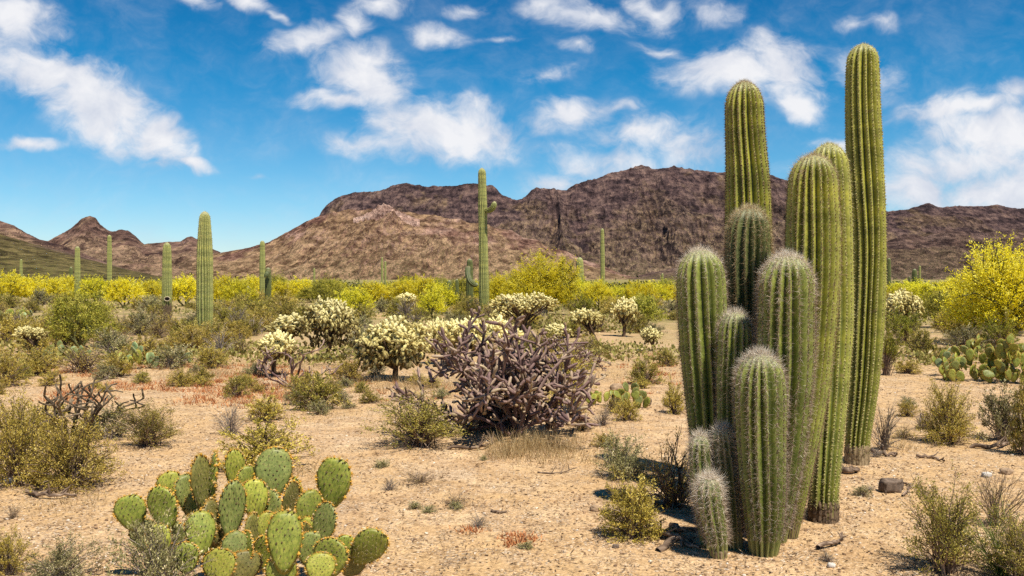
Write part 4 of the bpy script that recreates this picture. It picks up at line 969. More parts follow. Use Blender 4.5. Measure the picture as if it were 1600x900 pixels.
NB = 'shrubs on the open sand'
for a in [
    ('goldfine', 112, 770, 150, 110, 'broad golden olive shrub with dark twiggy underside in the front of the sand patch'),
    ('goldfine', 28, 765, 120, 135, 'tall golden shrub cut off by the picture edge beside the dead cholla'),
    ('gold', 60, 700, 120, 70, 'golden shrub in front of the lower left of the dead cholla'),
    ('olivefine', 232, 703, 112, 66, 'olive shrub to the right of the dead cholla, with bare dark stems'),
    ('grey', 165, 690, 90, 55, 'sparse grey-olive shrub touching the dead cholla on its right'),
    ('gold', 410, 742, 170, 78, 'wide golden shrub just behind the big prickly pear'),
    ('green', 400, 748, 60, 26, 'little fresh green plant at the back of the big prickly pear'),
    ('gold', 418, 660, 84, 40, 'low golden shrub on sand between the dead cholla and grey dome shrub'),
    ('twiggy', 360, 682, 60, 46, 'thin see-through grey shrub above the prickly pear'),
    ('olive', 370, 622, 44, 36, 'small olive tuft shrub alone among reddish weeds'),
    ('olive', 497, 643, 92, 60, 'dome-shaped grey olive shrub under the bare cholla branches'),
    ('olivefine', 655, 706, 160, 74, 'wide olive shrub at the foot of the purple staghorn cholla'),
    ('yellowfine', 986, 848, 98, 92, 'bright golden green bush beside the big saguaro clump'),
    ('brownbush', 1050, 800, 120, 108, 'dark twiggy shrub between the golden bush and the saguaro clump'),
    ('greyfine', 972, 752, 84, 66, 'pale grey sparse shrub above the golden bush'),
    ('goldfine', 1482, 698, 92, 98, 'rounded golden green shrub on the sand below the right-hand prickly pears'),
    ('grey', 1566, 692, 80, 84, 'grey shrub beside the rounded golden green one'),
    ('olive', 1604, 714, 60, 120, 'dark olive shrub cut by the picture edge, beyond the grey one'),
    ('olivefine', 1478, 908, 150, 140, 'scraggly grey-green foreground shrub near the corner'),
    ('barebush', 1556, 828, 88, 92, 'leafless brown twig bush standing alone on orange sand'),
    ('olivefine', 1596, 925, 120, 110, 'dense olive foreground shrub cut off by the corner of the picture'),
    ('broom', 1566, 912, 140, 110, 'bright green broom-like shrub filling the bottom corner'),
    ('twiggy', 1380, 706, 56, 76, 'pale straggly shrub behind the foot of the tallest saguaro'),
    ('green', 1384, 588, 50, 84, 'dark green leafy bush right behind the saguaro clump'),
    ('greyfine', 250, 968, 165, 128, 'grey small-leaved shrub growing into the front of the big prickly pear'),
    ('greyfine', 95, 920, 120, 62, 'thin grey scrub in the bottom corner by the sand'),
    ('gold', 12, 905, 70, 66, 'small golden shrub cut off at the bottom corner'),
    ('gold', 880, 652, 70, 50, 'golden shrub at the right foot of the staghorn cholla'),
    ('gold', 890, 620, 90, 70, 'tan and golden shrub under the long right limb of the staghorn'),
    ('gold', 1052, 648, 46, 48, 'small golden shrub touching the edge of the saguaro clump'),
    ('olive', 1008, 602, 60, 40, 'olive shrub behind the small prickly pear'),
    ('olive', 1040, 573, 36, 28, 'little round olive tuft on pinkish sand by the clump'),
    ('gold', 545, 600, 60, 34, 'green-gold low shrub left of the hanging chain cholla'),
    ('gold', 10, 606, 60, 62, 'golden shrub at the picture edge above the reddish weeds'),
    ('gold', 60, 588, 80, 44, 'low golden shrub below the leaning cholla'),
    ('brownbush', 130, 585, 100, 44, 'brown-gold shrub below the pale prickly pear'),
    ('gold', 185, 590, 70, 36, 'low golden shrub left of the yellow-green prickly pear'),
    ('grey', 268, 578, 70, 40, 'silvery shrub right of the yellow-green prickly pear'),
    ('grey', 176, 560, 60, 44, 'purplish grey bare shrub under the big green bush'),
    ('twiggy', 345, 560, 60, 50, 'purplish bare twig bush just right of the large pale saguaro'),
    ('gold', 330, 577, 60, 34, 'golden shrub under the foot of the large pale saguaro'),
    ('gold', 1290, 700, 60, 50, 'small golden shrub half hidden behind the saguaro columns'),
    ('olive', 1440, 560, 60, 44, 'olive-gold shrub under the chain cholla right of the clump'),
    ('gold', 1420, 585, 44, 22, 'tiny golden shrub on sand left of the right-hand prickly pears'),
    ('barebush', 20, 812, 26, 26, 'tiny bare dark twig plant on the sand near the picture edge'),
    ('barebush', 655, 758, 70, 20, 'flat dead twig plant lying on the sand below the olive shrub'),
    ('barebush', 712, 792, 46, 22, 'small dark twig plant in the middle of the bare sand'),
]:
    shrub(*a[:5], a[5], NB)

# ------------------------------------------------------------------ palo verde trees with a face of their own
def tree(key, v, px, py, w, h, label, group, whole=False, depth=None, cat_='tree', name='palo_verde', hg=.80, rz=0.):
    p = gpt(px, py) if depth is None else at(px, HY, depth)
    p[2] = float(gz(p[0], p[1])); D = p[1]; wm = w / FPX * D; hm = h / FPX * D
    TAKEN.append((p[0], p[1], wm * .35))
    return place((key, v), p, (wm, wm, hm / hg), rz, label, name, cat_, group, whole)
PT = 'palo verde trees'
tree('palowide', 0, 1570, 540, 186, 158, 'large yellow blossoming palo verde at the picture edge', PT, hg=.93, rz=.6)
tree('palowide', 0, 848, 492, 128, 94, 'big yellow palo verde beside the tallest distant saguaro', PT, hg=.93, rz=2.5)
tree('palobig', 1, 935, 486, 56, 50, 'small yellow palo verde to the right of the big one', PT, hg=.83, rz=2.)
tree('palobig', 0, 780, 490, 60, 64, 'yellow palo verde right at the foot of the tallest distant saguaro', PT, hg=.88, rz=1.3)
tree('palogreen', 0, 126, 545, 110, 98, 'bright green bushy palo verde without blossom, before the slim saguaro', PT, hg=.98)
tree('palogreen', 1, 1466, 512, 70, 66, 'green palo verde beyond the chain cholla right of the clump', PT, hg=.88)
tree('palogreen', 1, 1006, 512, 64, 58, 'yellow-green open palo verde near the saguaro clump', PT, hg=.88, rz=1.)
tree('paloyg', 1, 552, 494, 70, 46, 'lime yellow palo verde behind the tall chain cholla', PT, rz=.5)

# the yellow band
BAND = 'palo verde trees of the distant band'
r = np.random.default_rng(77)
band = []
def bt(px, top, base, w, key, whole=True):
    band.append((px, top, base, w, key))
for px, top, base, w, key in [(14, 432, 473, 50, 'palo'), (52, 436, 472, 46, 'palo'), (84, 440, 474, 40, 'palo'), (104, 436, 470, 40, 'palo'), (150, 438, 476, 40, 'paloyg'), (196, 440, 480, 50, 'palo'), (240, 443, 470, 36, 'palo'),
                              (290, 436, 478, 50, 'palo'), (345, 437, 482, 44, 'palo'), (372, 440, 484, 46, 'paloyg'), (398, 436, 474, 44, 'palo'), (440, 441, 472, 40, 'palo'), (470, 440, 470, 40, 'palo'),
                              (520, 442, 472, 44, 'paloyg'), (585, 444, 476, 44, 'palo'), (606, 446, 474, 40, 'palo'), (632, 440, 476, 44, 'palo'), (660, 438, 478, 44, 'palo'), (690, 446, 490, 46, 'paloyg'), (675, 460, 496, 40, 'paloyg'),
                              (900, 440, 480, 40, 'paloyg'), (1002, 446, 478, 40, 'palo'), (1025, 446, 476, 40, 'paloyg'), (1046, 448, 474, 36, 'palo'), (965, 450, 474, 40, 'paloyg'), (1400, 446, 476, 40, 'paloyg'), (1450, 446, 478, 44, 'paloyg'), (1490, 440, 478, 50, 'palo')]:
    bt(px, top, base, w, key)
for k in range(52):
    px = (k + r.random()) / 52 * 1620 - 10
    if 1090 < px < 1370: continue
    bt(px, 446 + r.uniform(-7, 10), r.uniform(462, 475), r.uniform(24, 54), ['palo', 'palo', 'paloyg', 'palogreen'][r.integers(0, 4)] if px < 720 else ['palo', 'paloyg', 'paloyg', 'palogreen'][r.integers(0, 4)])

ANCH = [(33, 'thread-thin saguaro'), (121, 'slim saguaro'), (171, 'saguaro under the peak'), (261, 'nest-hole saguaro'), (320, 'large pale saguaro'), (419, 'blackened-arm saguaro'),
        (505, 'tallest chain cholla'), (600, 'two thin far saguaros'), (708, 'short saguaro pair'), (757, 'tallest distant saguaro'), (850, 'big yellow tree'), (942, 'tall thin saguaro'),
        (1095, 'big saguaro clump'), (1429, 'thick dark saguaro'), (1545, 'edge yellow tree')]
ORD = ['first', 'second', 'third', 'fourth', 'fifth', 'sixth', 'seventh', 'eighth', 'ninth', 'tenth', 'eleventh', 'twelfth', 'thirteenth', 'fourteenth', 'fifteenth', 'sixteenth']
def auto_labels(items):
    """items: (px, phrase) -> label that counts from the nearest landmark"""
    by = {}
    for k, (px, ph) in enumerate(items):
        ax, an = min(ANCH, key=lambda q: abs(q[0] - px))
        by.setdefault((ph, an, px >= ax), []).append((abs(px - ax), k))
    out = [None] * len(items)
    for (ph, an, side), l in by.items():
        for n, (_, k) in enumerate(sorted(l)):
            out[k] = f"{ph}, {ORD[n]} {'right' if side else 'left'} of the {an}"
    return out
items = [(b[0], ('small ' if b[3] < 37 else '') + {'palo': 'yellow', 'paloyg': 'yellow-green', 'palogreen': 'green'}[b[4]] + ' palo verde of the distant band') for b in band]
for k, (b, lab) in enumerate(zip(band, auto_labels(items))):
    px, top, base, w, key = b
    D = FPX * CH / (base - HY)
    tree(key, k % (2 if key == 'palogreen' else 4), px, base, w * 1.3, (base - top) * 1.1, lab, BAND, True, D, rz=k * 1.7, hg=.74)

# ------------------------------------------------------------------ chollas
def cholla(v, px, py, w, h, nom, label, rz=0.):
    """nom: modelled width and height in metres"""
    p = gpt(px, py); D = p[1]; p[2] = float(gz(p[0], p[1])) - .01
    TAKEN.append((p[0], p[1], w / FPX * D * .45))
    return place(('chain', v), p, (w / FPX * D / nom[0], w / FPX * D / nom[0], h / FPX * D / nom[1]), rz, label, 'chain_cholla', 'cactus', 'chain fruit chollas')
cholla(0, 618, 594, 128, 106, (1.45, 1.28), 'dense creamy chain cholla hanging nearly to the ground, left of the staghorn')
cholla(2, 512, 562, 92, 108, (1.6, 1.62), 'tallest creamy chain cholla with a dark trunk, behind the bare branches', .4)
cholla(1, 455, 545, 76, 62, (.95, .98), 'creamy chain cholla head joined to the side of the tallest one', 1.)
cholla(1, 428, 588, 74, 80, (.95, .98), 'small creamy chain cholla with dark trunk above the bare branches', 2.)
cholla(3, 752, 572, 150, 84, (1.95, 1.05), 'low wide chain cholla behind the purple staghorn', .2)
cholla(3, 690, 568, 70, 76, (1.95, 1.05), 'chain cholla filling the gap between the hanging one and the wide one', 2.2)
cholla(5, 818, 528, 112, 74, (1.95, 1.75), 'flat-topped open chain cholla under the big yellow tree', .5)
cholla(1, 785, 515, 40, 42, (.95, .98), 'little chain cholla leaning at the left of the flat-topped one', .9)
cholla(4, 936, 541, 60, 66, (1.05, 1.2), 'lollipop chain cholla on a leaning dark trunk', 0.)
cholla(1, 974, 526, 50, 68, (.95, .98), 'round-headed chain cholla with a short upright trunk', 3.)
cholla(1, 994, 506, 52, 46, (.95, .98), 'pale chain cholla tops just behind the round-headed one', 4.)
cholla(2, 1412, 532, 78, 88, (1.6, 1.62), 'chain cholla right of the saguaro clump, brown below and creamy above', 1.4)
cholla(1, 1020, 548, 42, 42, (.95, .98), 'tan weathered little chain cholla near the clump', 5.)
cholla(1, 632, 486, 42, 32, (.95, .98), 'small distant chain cholla in front of the yellow trees', 1.9)
cholla(4, 63, 556, 56, 52, (1.05, 1.2), 'grey drooping cholla on a black leaning trunk at the picture side', 0.)
cholla(1, 872, 545, 60, 44, (.95, .98), 'low creamy chain cholla behind the right side of the staghorn', 4.4)

def cactus_bush(name, seed, px, py, w, h, label, cat_, mat, group=None, **kw):
    p = gpt(px, py); D = p[1]
    o = root(name, p, label, cat_, group); TAKEN.append((p[0], p[1], w / FPX * D * .4))
    pts = staghorn(seed, mat=mat, **kw)
    A = pts[0][1][0][0]
    sw = (w / FPX * D) / (np.percentile(A[:, 0], 99.6) - np.percentile(A[:, 0], .4)); sh = (h / FPX * D) / np.percentile(A[:, 2], 99.3)
    for nm, parts, mats in pts:
        parts = [(V * np.array([sw, sw, sh]), *rest) for V, *rest in parts]
        obj(nm, mesh(name + '_' + nm, parts, mats), o)
    return o
cactus_bush('staghorn_cholla', 3, 803, 682, 288, 166, 'large purplish brown staghorn cholla bristling with branches in mid sand', 'cactus', ST_PURP, nmain=15, L0=.46, r0=.0165, lev=3, spread=1.40, updrift=.03, kids=(2, 5))
cactus_bush('staghorn_cholla', 8, 885, 590, 90, 60, 'smaller purplish staghorn cholla limb with upright finger joints, right of the large one', 'cactus', ST_PURP, nmain=6, L0=.36, r0=.020, lev=3, spread=1.4, updrift=.10, kids=(2, 4))
cactus_bush('dead_cholla', 5, 110, 692, 150, 106, 'bare dark brown dead cholla skeleton among golden shrubs', 'cactus', ST_DEAD, nmain=9, L0=.46, r0=.018, lev=3, spread=1.2, updrift=.04, kids=(1, 4), fruits=False, spin=False, knob=.06)
cactus_bush('bare_cholla', 12, 462, 606, 124, 68, 'leafless curving cholla branches below the small creamy cholla', 'cactus', ST_PURP, nmain=5, L0=.46, r0=.020, lev=3, spread=1.35, updrift=.10, kids=(1, 4), fruits=False, spin=False, knob=.06)

# ------------------------------------------------------------------ prickly pears
PADS = []
for k, (w_, h__, bd) in enumerate([(.86, 1, .05), (.74, 1, -.06), (.94, 1, .03), (.66, 1, .08), (.82, 1, -.04), (.78, 1, .02), (.90, 1, -.05), (.70, 1, .04)]):
    PADS.append(pad_mesh('prickly_pad', w_, h__, .10, np.random.default_rng(200 + k), (PAD_GRN, GLOCH), bd) + (w_,))
PADLOW = [pad_mesh('prickly_pad_small', .84, 1, .13, np.random.default_rng(210), (PAD_GRN, GLOCH), .05, .6) + (.84,)]
def add_pad(parent, foot, wm, hm, roll, yaw, pitch, skin, k, lib=PADS, label=None):
    me, sp, w0 = lib[k % len(lib)]
    o = obj('pad', me, parent)
    M = Matrix.Rotation(math.radians(roll), 3, 'Y') @ Matrix.Rotation(math.radians(pitch), 3, 'X') @ Matrix.Rotation(math.radians(yaw), 3, 'Z')
    o.location = foot; o.rotation_euler = M.to_euler(); o.scale = (wm / w0, hm, hm)
    o.material_slots[0].link = 'OBJECT'; o.material_slots[0].material = skin
    if label: o['label'] = label
    obj('bristles', sp, o)
    return o
Dp = 4.72
ctr = at(395, HY, Dp); ctr[2] = float(gz(ctr[0], ctr[1]))
pp = root('prickly_pear', ctr, 'large bright green prickly pear with orange-rimmed pads at the front of the sand', 'cactus', 'prickly pears')
TAKEN.append((ctr[0], ctr[1], .6))
FG = [  # crop centre x, y, width, height, roll, yaw, pitch, depth, skin
    (88, 490, 165, 175, -12, 8, 4, 4.80, PAD_GRN), (262, 470, 175, 215, -14, -14, -4, 4.74, PAD_GRN), (308, 355, 135, 165, -16, 18, 6, 4.96, PAD_YEL), (398, 395, 120, 205, -6, 42, 5, 4.92, PAD_BLU),
    (466, 325, 125, 270, -3, 52, 3, 4.84, PAD_SHADED), (530, 312, 120, 270, 4, -58, 3, 4.88, PAD_GRN), (660, 258, 112, 215, -4, 30, 8, 5.04, PAD_YEL), (855, 285, 195, 250, 2, 12, -6, 4.98, PAD_BLU),
    (1186, 330, 190, 255, 8, -10, 4, 4.90, PAD_GRN), (628, 485, 140, 285, 3, 30, -6, 4.74, PAD_BLU), (762, 420, 140, 205, -6, 16, 5, 4.86, PAD_YEL), (828, 500, 150, 225, 6, -22, -2, 4.90, PAD_BLU),
    (948, 430, 120, 205, 6, 60, 2, 4.84, PAD_SHADED), (1046, 490, 140, 215, 12, 26, -4, 4.80, PAD_GRN), (1132, 560, 150, 215, 16, -30, -6, 4.72, PAD_BLU), (1378, 672, 178, 220, 40, 10, 14, 4.66, PAD_GRN),
    (912, 655, 185, 300, -2, 6, -10, 4.50, PAD_GRN), (1168, 745, 195, 190, 10, -14, -8, 4.52, PAD_GRN), (460, 605, 155, 215, -10, 24, -8, 4.62, PAD_GRN), (535, 545, 130, 225, -4, 66, 0, 4.72, PAD_SHADED),
    (560, 790, 195, 170, -8, -10, -16, 4.42, PAD_YEL), (650, 700, 140, 180, -4, 20, -8, 4.58, PAD_BLU), (718, 690, 120, 170, 6, -48, -4, 4.62, PAD_GRN), (1110, 800, 160, 150, 4, 12, -14, 4.44, PAD_YEL),
    (748, 610, 110, 210, 0, 60, 0, 4.80, PAD_SHADED), (1000, 640, 130, 190, 12, 40, 4, 4.74, PAD_SHADED), (700, 790, 170, 160, 2, 20, -10, 4.56, PAD_SHADED), (320, 640, 150, 190, -12, -20, 0, 4.80, PAD_BLU), (170, 620, 150, 170, -18, 14, 2, 4.86, PAD_BLU),
    (240, 640, 130, 150, -20, 10, 0, 4.70, PAD_YEL), (380, 740, 140, 150, -10, 14, -6, 4.56, PAD_GRN), (820, 580, 110, 160, 4, 24, -2, 4.84, PAD_YEL), (1040, 610, 120, 170, 10, -20, -2, 4.76, PAD_YEL), (590, 600, 110, 150, -6, -26, 0, 4.84, PAD_GRN), (1240, 690, 120, 150, 22, 16, 4, 4.72, PAD_GRN), (720, 330, 110, 170, 6, 36, 4, 4.98, PAD_GRN), (985, 400, 110, 190, 8, -35, 6, 4.95, PAD_GRN), (430, 500, 120, 190, -10, -30, 4, 4.86, PAD_GRN), (900, 820, 170, 170, 0, 0, -6, 4.52, PAD_GRN), (1290, 780, 130, 120, 34, 20, 10, 4.70, PAD_SHADED), (560, 660, 130, 190, 0, 10, 0, 4.78, PAD_BLU), (830, 720, 150, 190, 0, -12, 0, 4.78, PAD_GRN), (1060, 690, 150, 170, 8, 10, 0, 4.70, PAD_BLU),
]
cs = .2875
rp_ = np.random.default_rng(4)
for k, (cx, cy_, w_, h__, rl, yw, pt, D, sk) in enumerate(FG):
    px, py = 180 + cx * cs, 660 + cy_ * cs
    hm = h__ * cs / FPX * D * 1.15; wm = w_ * cs / FPX * D * 1.15
    c = at(px, py, D); a_ = math.radians(rl)
    ft = c - np.array([math.sin(a_), 0, math.cos(a_)]) * hm * .5
    ft[2] = max(ft[2], ctr[2] - .03)
    add_pad(pp, ft - ctr, wm, hm, rl, yw, pt, sk, k)

def prickly(label, px, py, w, h, n, skins, seed, padm):
    r = np.random.default_rng(seed); p = gpt(px, py); D = p[1]
    o = root('prickly_pear', p, label, 'cactus', 'prickly pears'); W_ = w / FPX * D; H_ = h / FPX * D
    TAKEN.append((p[0], p[1], W_ * .5))
    for k in range(n):
        x = (r.random() - .5) * W_; y = (r.random() - .3) * W_ * .45
        cap = H_ * math.sqrt(max(.15, 1 - (2 * x / W_) ** 2)) - padm * .8
        z = max(0, cap) * r.random() ** .85
        add_pad(o, (x, y, z - .02), padm * r.uniform(.65, .85), padm * r.uniform(.8, 1.15), r.normal() * 22 + 30 * x / W_, r.uniform(-60, 60), r.normal() * 12, skins[r.integers(0, len(skins))], k, PADLOW)
    return o
prickly('wide dark green prickly pear below the large yellow tree', 1530, 597, 92, 74, 84, (PAD_GRN, PAD_GRN, PAD_YEL, PAD_BLU), 1, .19)
prickly('green prickly pear cut off by the picture edge under the large yellow tree', 1592, 600, 70, 80, 64, (PAD_GRN, PAD_BLU, PAD_GRN, PAD_YEL), 11, .19)
prickly('pale green prickly pear at the left end of the prickly pears by the yellow tree', 1482, 588, 50, 52, 12, (PAD_PALE, PAD_GRN), 2, .22)
prickly('small prickly pear of flat green pads between staghorn and clump', 985, 638, 46, 46, 20, (PAD_GRN, PAD_YEL, PAD_BLU), 3, .16)
prickly('low yellow-green prickly pear pads beside the purple staghorn', 938, 634, 50, 30, 11, (PAD_YEL, PAD_GRN), 4, .14)
prickly('pale bluish prickly pear below the bright green bush', 102, 563, 56, 36, 16, (PAD_PALE, PAD_PALE, PAD_BLU), 5, .22)
prickly('yellow-green prickly pear with a dead brown base, mid left', 215, 577, 42, 40, 11, (PAD_PALE, PAD_YEL), 6, .25)
prickly('far pale prickly pear patch behind the leaning cholla', 30, 502, 60, 24, 12, (PAD_PALE, PAD_GRN), 7, .5)
prickly('pale prickly pear at the foot right of the silvery shrub', 298, 570, 24, 26, 6, (PAD_PALE, PAD_YEL), 8, .2)

# ------------------------------------------------------------------ scattered scrub, every bush its own
PHR = {'gold': 'golden bush', 'olive': 'olive bush', 'grey': 'grey bush', 'green': 'green bush', 'brownbush': 'brown bush', 'twiggy': 'bare twig bush'}
def clear(x, y, rad):
    return all((x - a) ** 2 + (y - b) ** 2 > (.65 * (c + rad)) ** 2 for a, b, c in TAKEN)
r = np.random.default_rng(5); todo = []
def scatter(n, x0, x1, y0, y1, wm, hm, kinds, zone, skip=()):
    tries = 0; got = 0
    while got < n and tries < n * 12:
        tries += 1
        px = r.uniform(x0, x1); D = 1 / r.uniform(1 / (FPX * CH / (y0 - HY)), 1 / (FPX * CH / (y1 - HY))); py = HY + FPX * CH / D
        if any(a < px < b and c < py < d for a, b, c, d in skip): continue
        w = r.uniform(*wm); h = w * r.uniform(*hm); X = (px - 800) / FPX * D
        if not clear(X, D, w / 2): continue
        k = kinds[r.integers(0, len(kinds))]
        TAKEN.append((X, D, w / 2)); got += 1
        todo.append((k, px, D, w, h, zone))
BEHIND = [(1085, 1375, 440, 900)]
scatter(84, -10, 1610, 476, 494, (1.0, 2.2), (.42, .72), ['olive', 'gold', 'grey', 'olive', 'gold', 'green'], 'of the far scrub', BEHIND)
scatter(52, -10, 1060, 490, 520, (.8, 1.6), (.45, .75), ['olive', 'gold', 'grey', 'brownbush', 'olive', 'twiggy'], 'of the middle scrub', BEHIND)
scatter(34, 1370, 1610, 480, 545, (.6, 1.4), (.5, .8), ['olive', 'gold', 'grey', 'brownbush', 'green'], 'beyond the sand')
scatter(34, -10, 420, 518, 560, (.7, 1.3), (.5, .75), ['gold', 'olive', 'grey', 'brownbush', 'gold', 'twiggy'], 'of the nearer scrub')
scatter(20, 520, 1060, 518, 560, (.5, 1.1), (.5, .75), ['gold', 'olive', 'grey', 'brownbush'], 'of the nearer scrub', [(940, 1060, 525, 560)])
scatter(18, 420, 700, 570, 650, (.22, .5), (.45, .65), ['gold', 'grey', 'olive', 'gold'], 'low on the sand')
scatter(16, -10, 420, 562, 615, (.25, .6), (.45, .6), ['gold', 'grey', 'olive', 'gold'], 'by the red weeds')
scatter(14, 880, 1600, 570, 700, (.2, .42), (.45, .7), ['gold', 'grey', 'brownbush', 'twiggy'], 'low on the sand', [(1060, 1380, 440, 900)])
scatter(8, 560, 960, 700, 860, (.10, .22), (.4, .6), ['twiggy', 'grey'], 'on bare sand')
scatter(6, 1260, 1500, 700, 880, (.10, .2), (.4, .6), ['twiggy', 'grey'], 'on orange sand')
labs = auto_labels([(t[1], ('small ' if t[3] < (.9 if 'scrub' in t[5] else .2) else 'wide ' if t[3] > 1.5 else '') + PHR[t[0]] + ' ' + t[5]) for t in todo])
for k, ((kd, px, D, w, h, zone), lab) in enumerate(zip(todo, labs)):
    X = (px - 800) / FPX * D; v = k % NV[kd]
    place((kd, v), (X, D, float(gz(X, D)) - .01), (w, w, h / HG.get(kd, .70)), k * 2.4, lab, KN[kd], 'shrub', 'scrub bushes scattered over the plain', D > 22)

# ------------------------------------------------------------------ rocks, dead wood
def stone_mat(name, a, b):
    m, N = newmat(name); P = N.n('ShaderNodeTexCoord').outputs['Object']
    n = N.noise(P, 22, 6, .7).outputs[0]
    bp = N.n('ShaderNodeBump', {'Height': N.math('MULTIPLY', n, .02), 'Strength': 1.0}).outputs[0]
    finish(N, N.ramp(n, [(.3, a), (.7, b)]), .9, .15, bp); return m
ROCK_D = stone_mat('dark_stone', (.055, .040, .030), (.24, .175, .13)); ROCK_W = stone_mat('pale_stone', (.38, .34, .29), (.66, .62, .56)); ROCK_T = stone_mat('tan_stone', (.20, .13, .08), (.46, .33, .21))
def boulder(px, py, w, h, mat, label, seed, e=.55, group='loose stones'):
    r = np.random.default_rng(seed); p = gpt(px, py); D = p[1]; wm, hm = w / FPX * D, h / FPX * D
    th = np.linspace(0, PI, 18)[:, None]; ph = (np.arange(28) / 28 * 2 * PI)[None]
    f = lambda c: np.sign(c) * np.abs(c) ** e
    x = f(np.sin(th)) * f(np.cos(ph)); y = f(np.sin(th)) * f(np.sin(ph)); z = f(np.cos(th)) * np.ones_like(ph)
    k = 1 + .26 * fbm(x * 1.7 + seed, y * 1.7 + z * 1.3, 4) + .16 * fbm(x * 6 + seed, y * 6 + z * 5, 3)
    V = np.stack([x * wm * .5, y * wm * .42, z * hm * .5], -1) * k[..., None]
    V[..., 0] += .12 * V[..., 2]; V = V + np.array([0, 0, hm * .40])
    i = np.arange(17)[:, None] * 28; j = np.arange(28)[None]; j2 = (j + 1) % 28
    Fq = np.stack([i + j, i + 28 + j, i + 28 + j2, i + j2], -1).reshape(-1, 4)
    o = obj('rock', mesh('rock', [(V.reshape(-1, 3), Fq, 0, 0, True)], [mat])); o.location = p; o.rotation_euler = (0, 0, .3 * r.normal())
    return tag(o, label, 'rock', group)
boulder(1391, 768, 30, 22, ROCK_D, 'dark blocky stone on the orange sand beside the saguaro clump', 1, .40)
boulder(1541, 745, 14, 8, ROCK_W, 'white stone behind the leafless twig bush', 2)
boulder(1572, 740, 20, 9, ROCK_T, 'dull tan stone to the right of the white stone', 3)
boulder(1299, 886, 12, 7, ROCK_W, 'pale little stone below the saguaro clump', 4)
boulder(18, 757, 22, 16, ROCK_W, 'pale rounded stone under the golden shrub at the picture edge', 5, .8)
boulder(962, 612, 18, 14, ROCK_T, 'dark and pale weathered lump beside the low prickly pear pads', 6, .8)
boulder(1012, 634, 13, 13, ROCK_D, 'dark burnt lump right of the small prickly pear', 7, .9)
boulder(930, 798, 16, 9, ROCK_T, 'tan stone on the sand left of the golden bush', 8)
boulder(962, 856, 10, 6, ROCK_D, 'small dark stone below the golden bush', 9)

def stick(pts, D, rad, label, seed, forks=2, mat=None, group='dead branches on the sand'):
    r = np.random.default_rng(seed); P = []
    for px, py, up in pts:
        g_ = gpt(px, py); g_[2] += up; P.append(g_)
    o_ = P[0].copy(); P = np.array(P) - o_
    S = spl(P, np.linspace(0, 1, 14)); S = S + r.normal(size=S.shape) * rad * .35
    tv = [tube(S, np.linspace(rad, rad * .45, 14) * (1 + .15 * r.normal(size=14)), 7)]
    L = np.linalg.norm(P[-1])
    for _ in range(forks):
        k = r.integers(4, 12); d = unit(S[min(13, k + 1)] - S[k] + r.normal(size=3) * .06 * L + np.array([0, 0, .10 * L]))
        tv.append(tube([S[k], S[k] + d * L * .12, S[k] + d * L * .22 + r.normal(size=3) * .01], [rad * .5, rad * .4, rad * .2], 5))
    V, Fq = cat(tv)
    o = obj('dead_branch', mesh('dead_branch', [(V, Fq, r.random(len(V)), 0, True)], [mat or L_BROWN])); o.location = o_
    return tag(o, label, 'branch', group)
stick([(1278, 860, .015), (1293, 856, .03), (1308, 853, .02), (1315, 846, .06)], 5.5, .016, 'short forked dead branch lying just right of the clump foot', 1)
stick([(1362, 708, .02), (1380, 712, .02), (1402, 714, .015)], 8, .026, 'thick dark dead branch at the foot of the tallest saguaro', 2, 3)
stick([(1312, 735, .02), (1326, 741, .03), (1346, 738, .02)], 7.6, .030, 'dark curled dead wood between two saguaro feet', 3, 3)
stick([(1432, 716, .02), (1455, 717, .02), (1476, 723, .015)], 8, .016, 'thin brown dead stick on the sand to the right of the clump', 4, 2)
stick([(1410, 776, .01), (1432, 770, .05), (1456, 775, .01)], 6.6, .012, 'arched thin dead stick below the dark blocky stone', 5, 3)
stick([(1516, 700, .02), (1548, 702, .03), (1580, 694, .02)], 8.6, .022, 'long grey dead branch under the grey shrub', 6, 3)
stick([(1408, 756, .01), (1420, 760, .02), (1428, 764, .01)], 6.9, .010, 'tiny dark stick touching the dark blocky stone', 7, 1)
stick([(1010, 835, .02), (1045, 845, .04), (1085, 850, .02)], 5.6, .020, 'grey dead branch in the shadow left of the baby saguaro', 8, 4)
stick([(1030, 862, .015), (1060, 852, .03), (1095, 862, .02)], 5.4, .024, 'dark broken dead wood in front of the baby saguaro', 9, 4)
stick([(1050, 828, .03), (1075, 840, .05), (1100, 838, .03)], 5.7, .022, 'blackened dead stem among the debris by the baby saguaro', 10, 3)
stick([(800, 672, .02), (850, 655, .06), (905, 648, .05)], 9.6, .024, 'dark dead limb lying to the right of the staghorn foot', 11, 4)
stick([(840, 740, .01), (870, 742, .015), (900, 736, .03)], 7.5, .008, 'thin twig on the bare sand below the straw grass', 12, 3)
stick([(40, 772, .02), (80, 780, .03), (120, 776, .02)], 6.7, .018, 'dark dead branch under the broad golden shrub', 13, 4)
stick([(700, 702, .02), (745, 704, .03), (775, 690, .03)], 8.7, .018, 'grey-brown dead branch by the olive shrub under the staghorn', 14, 4)
stick([(768, 800, .01), (780, 803, .012), (792, 801, .01)], 6.2, .010, 'short dark chip of wood in the middle of the sand', 15, 1)

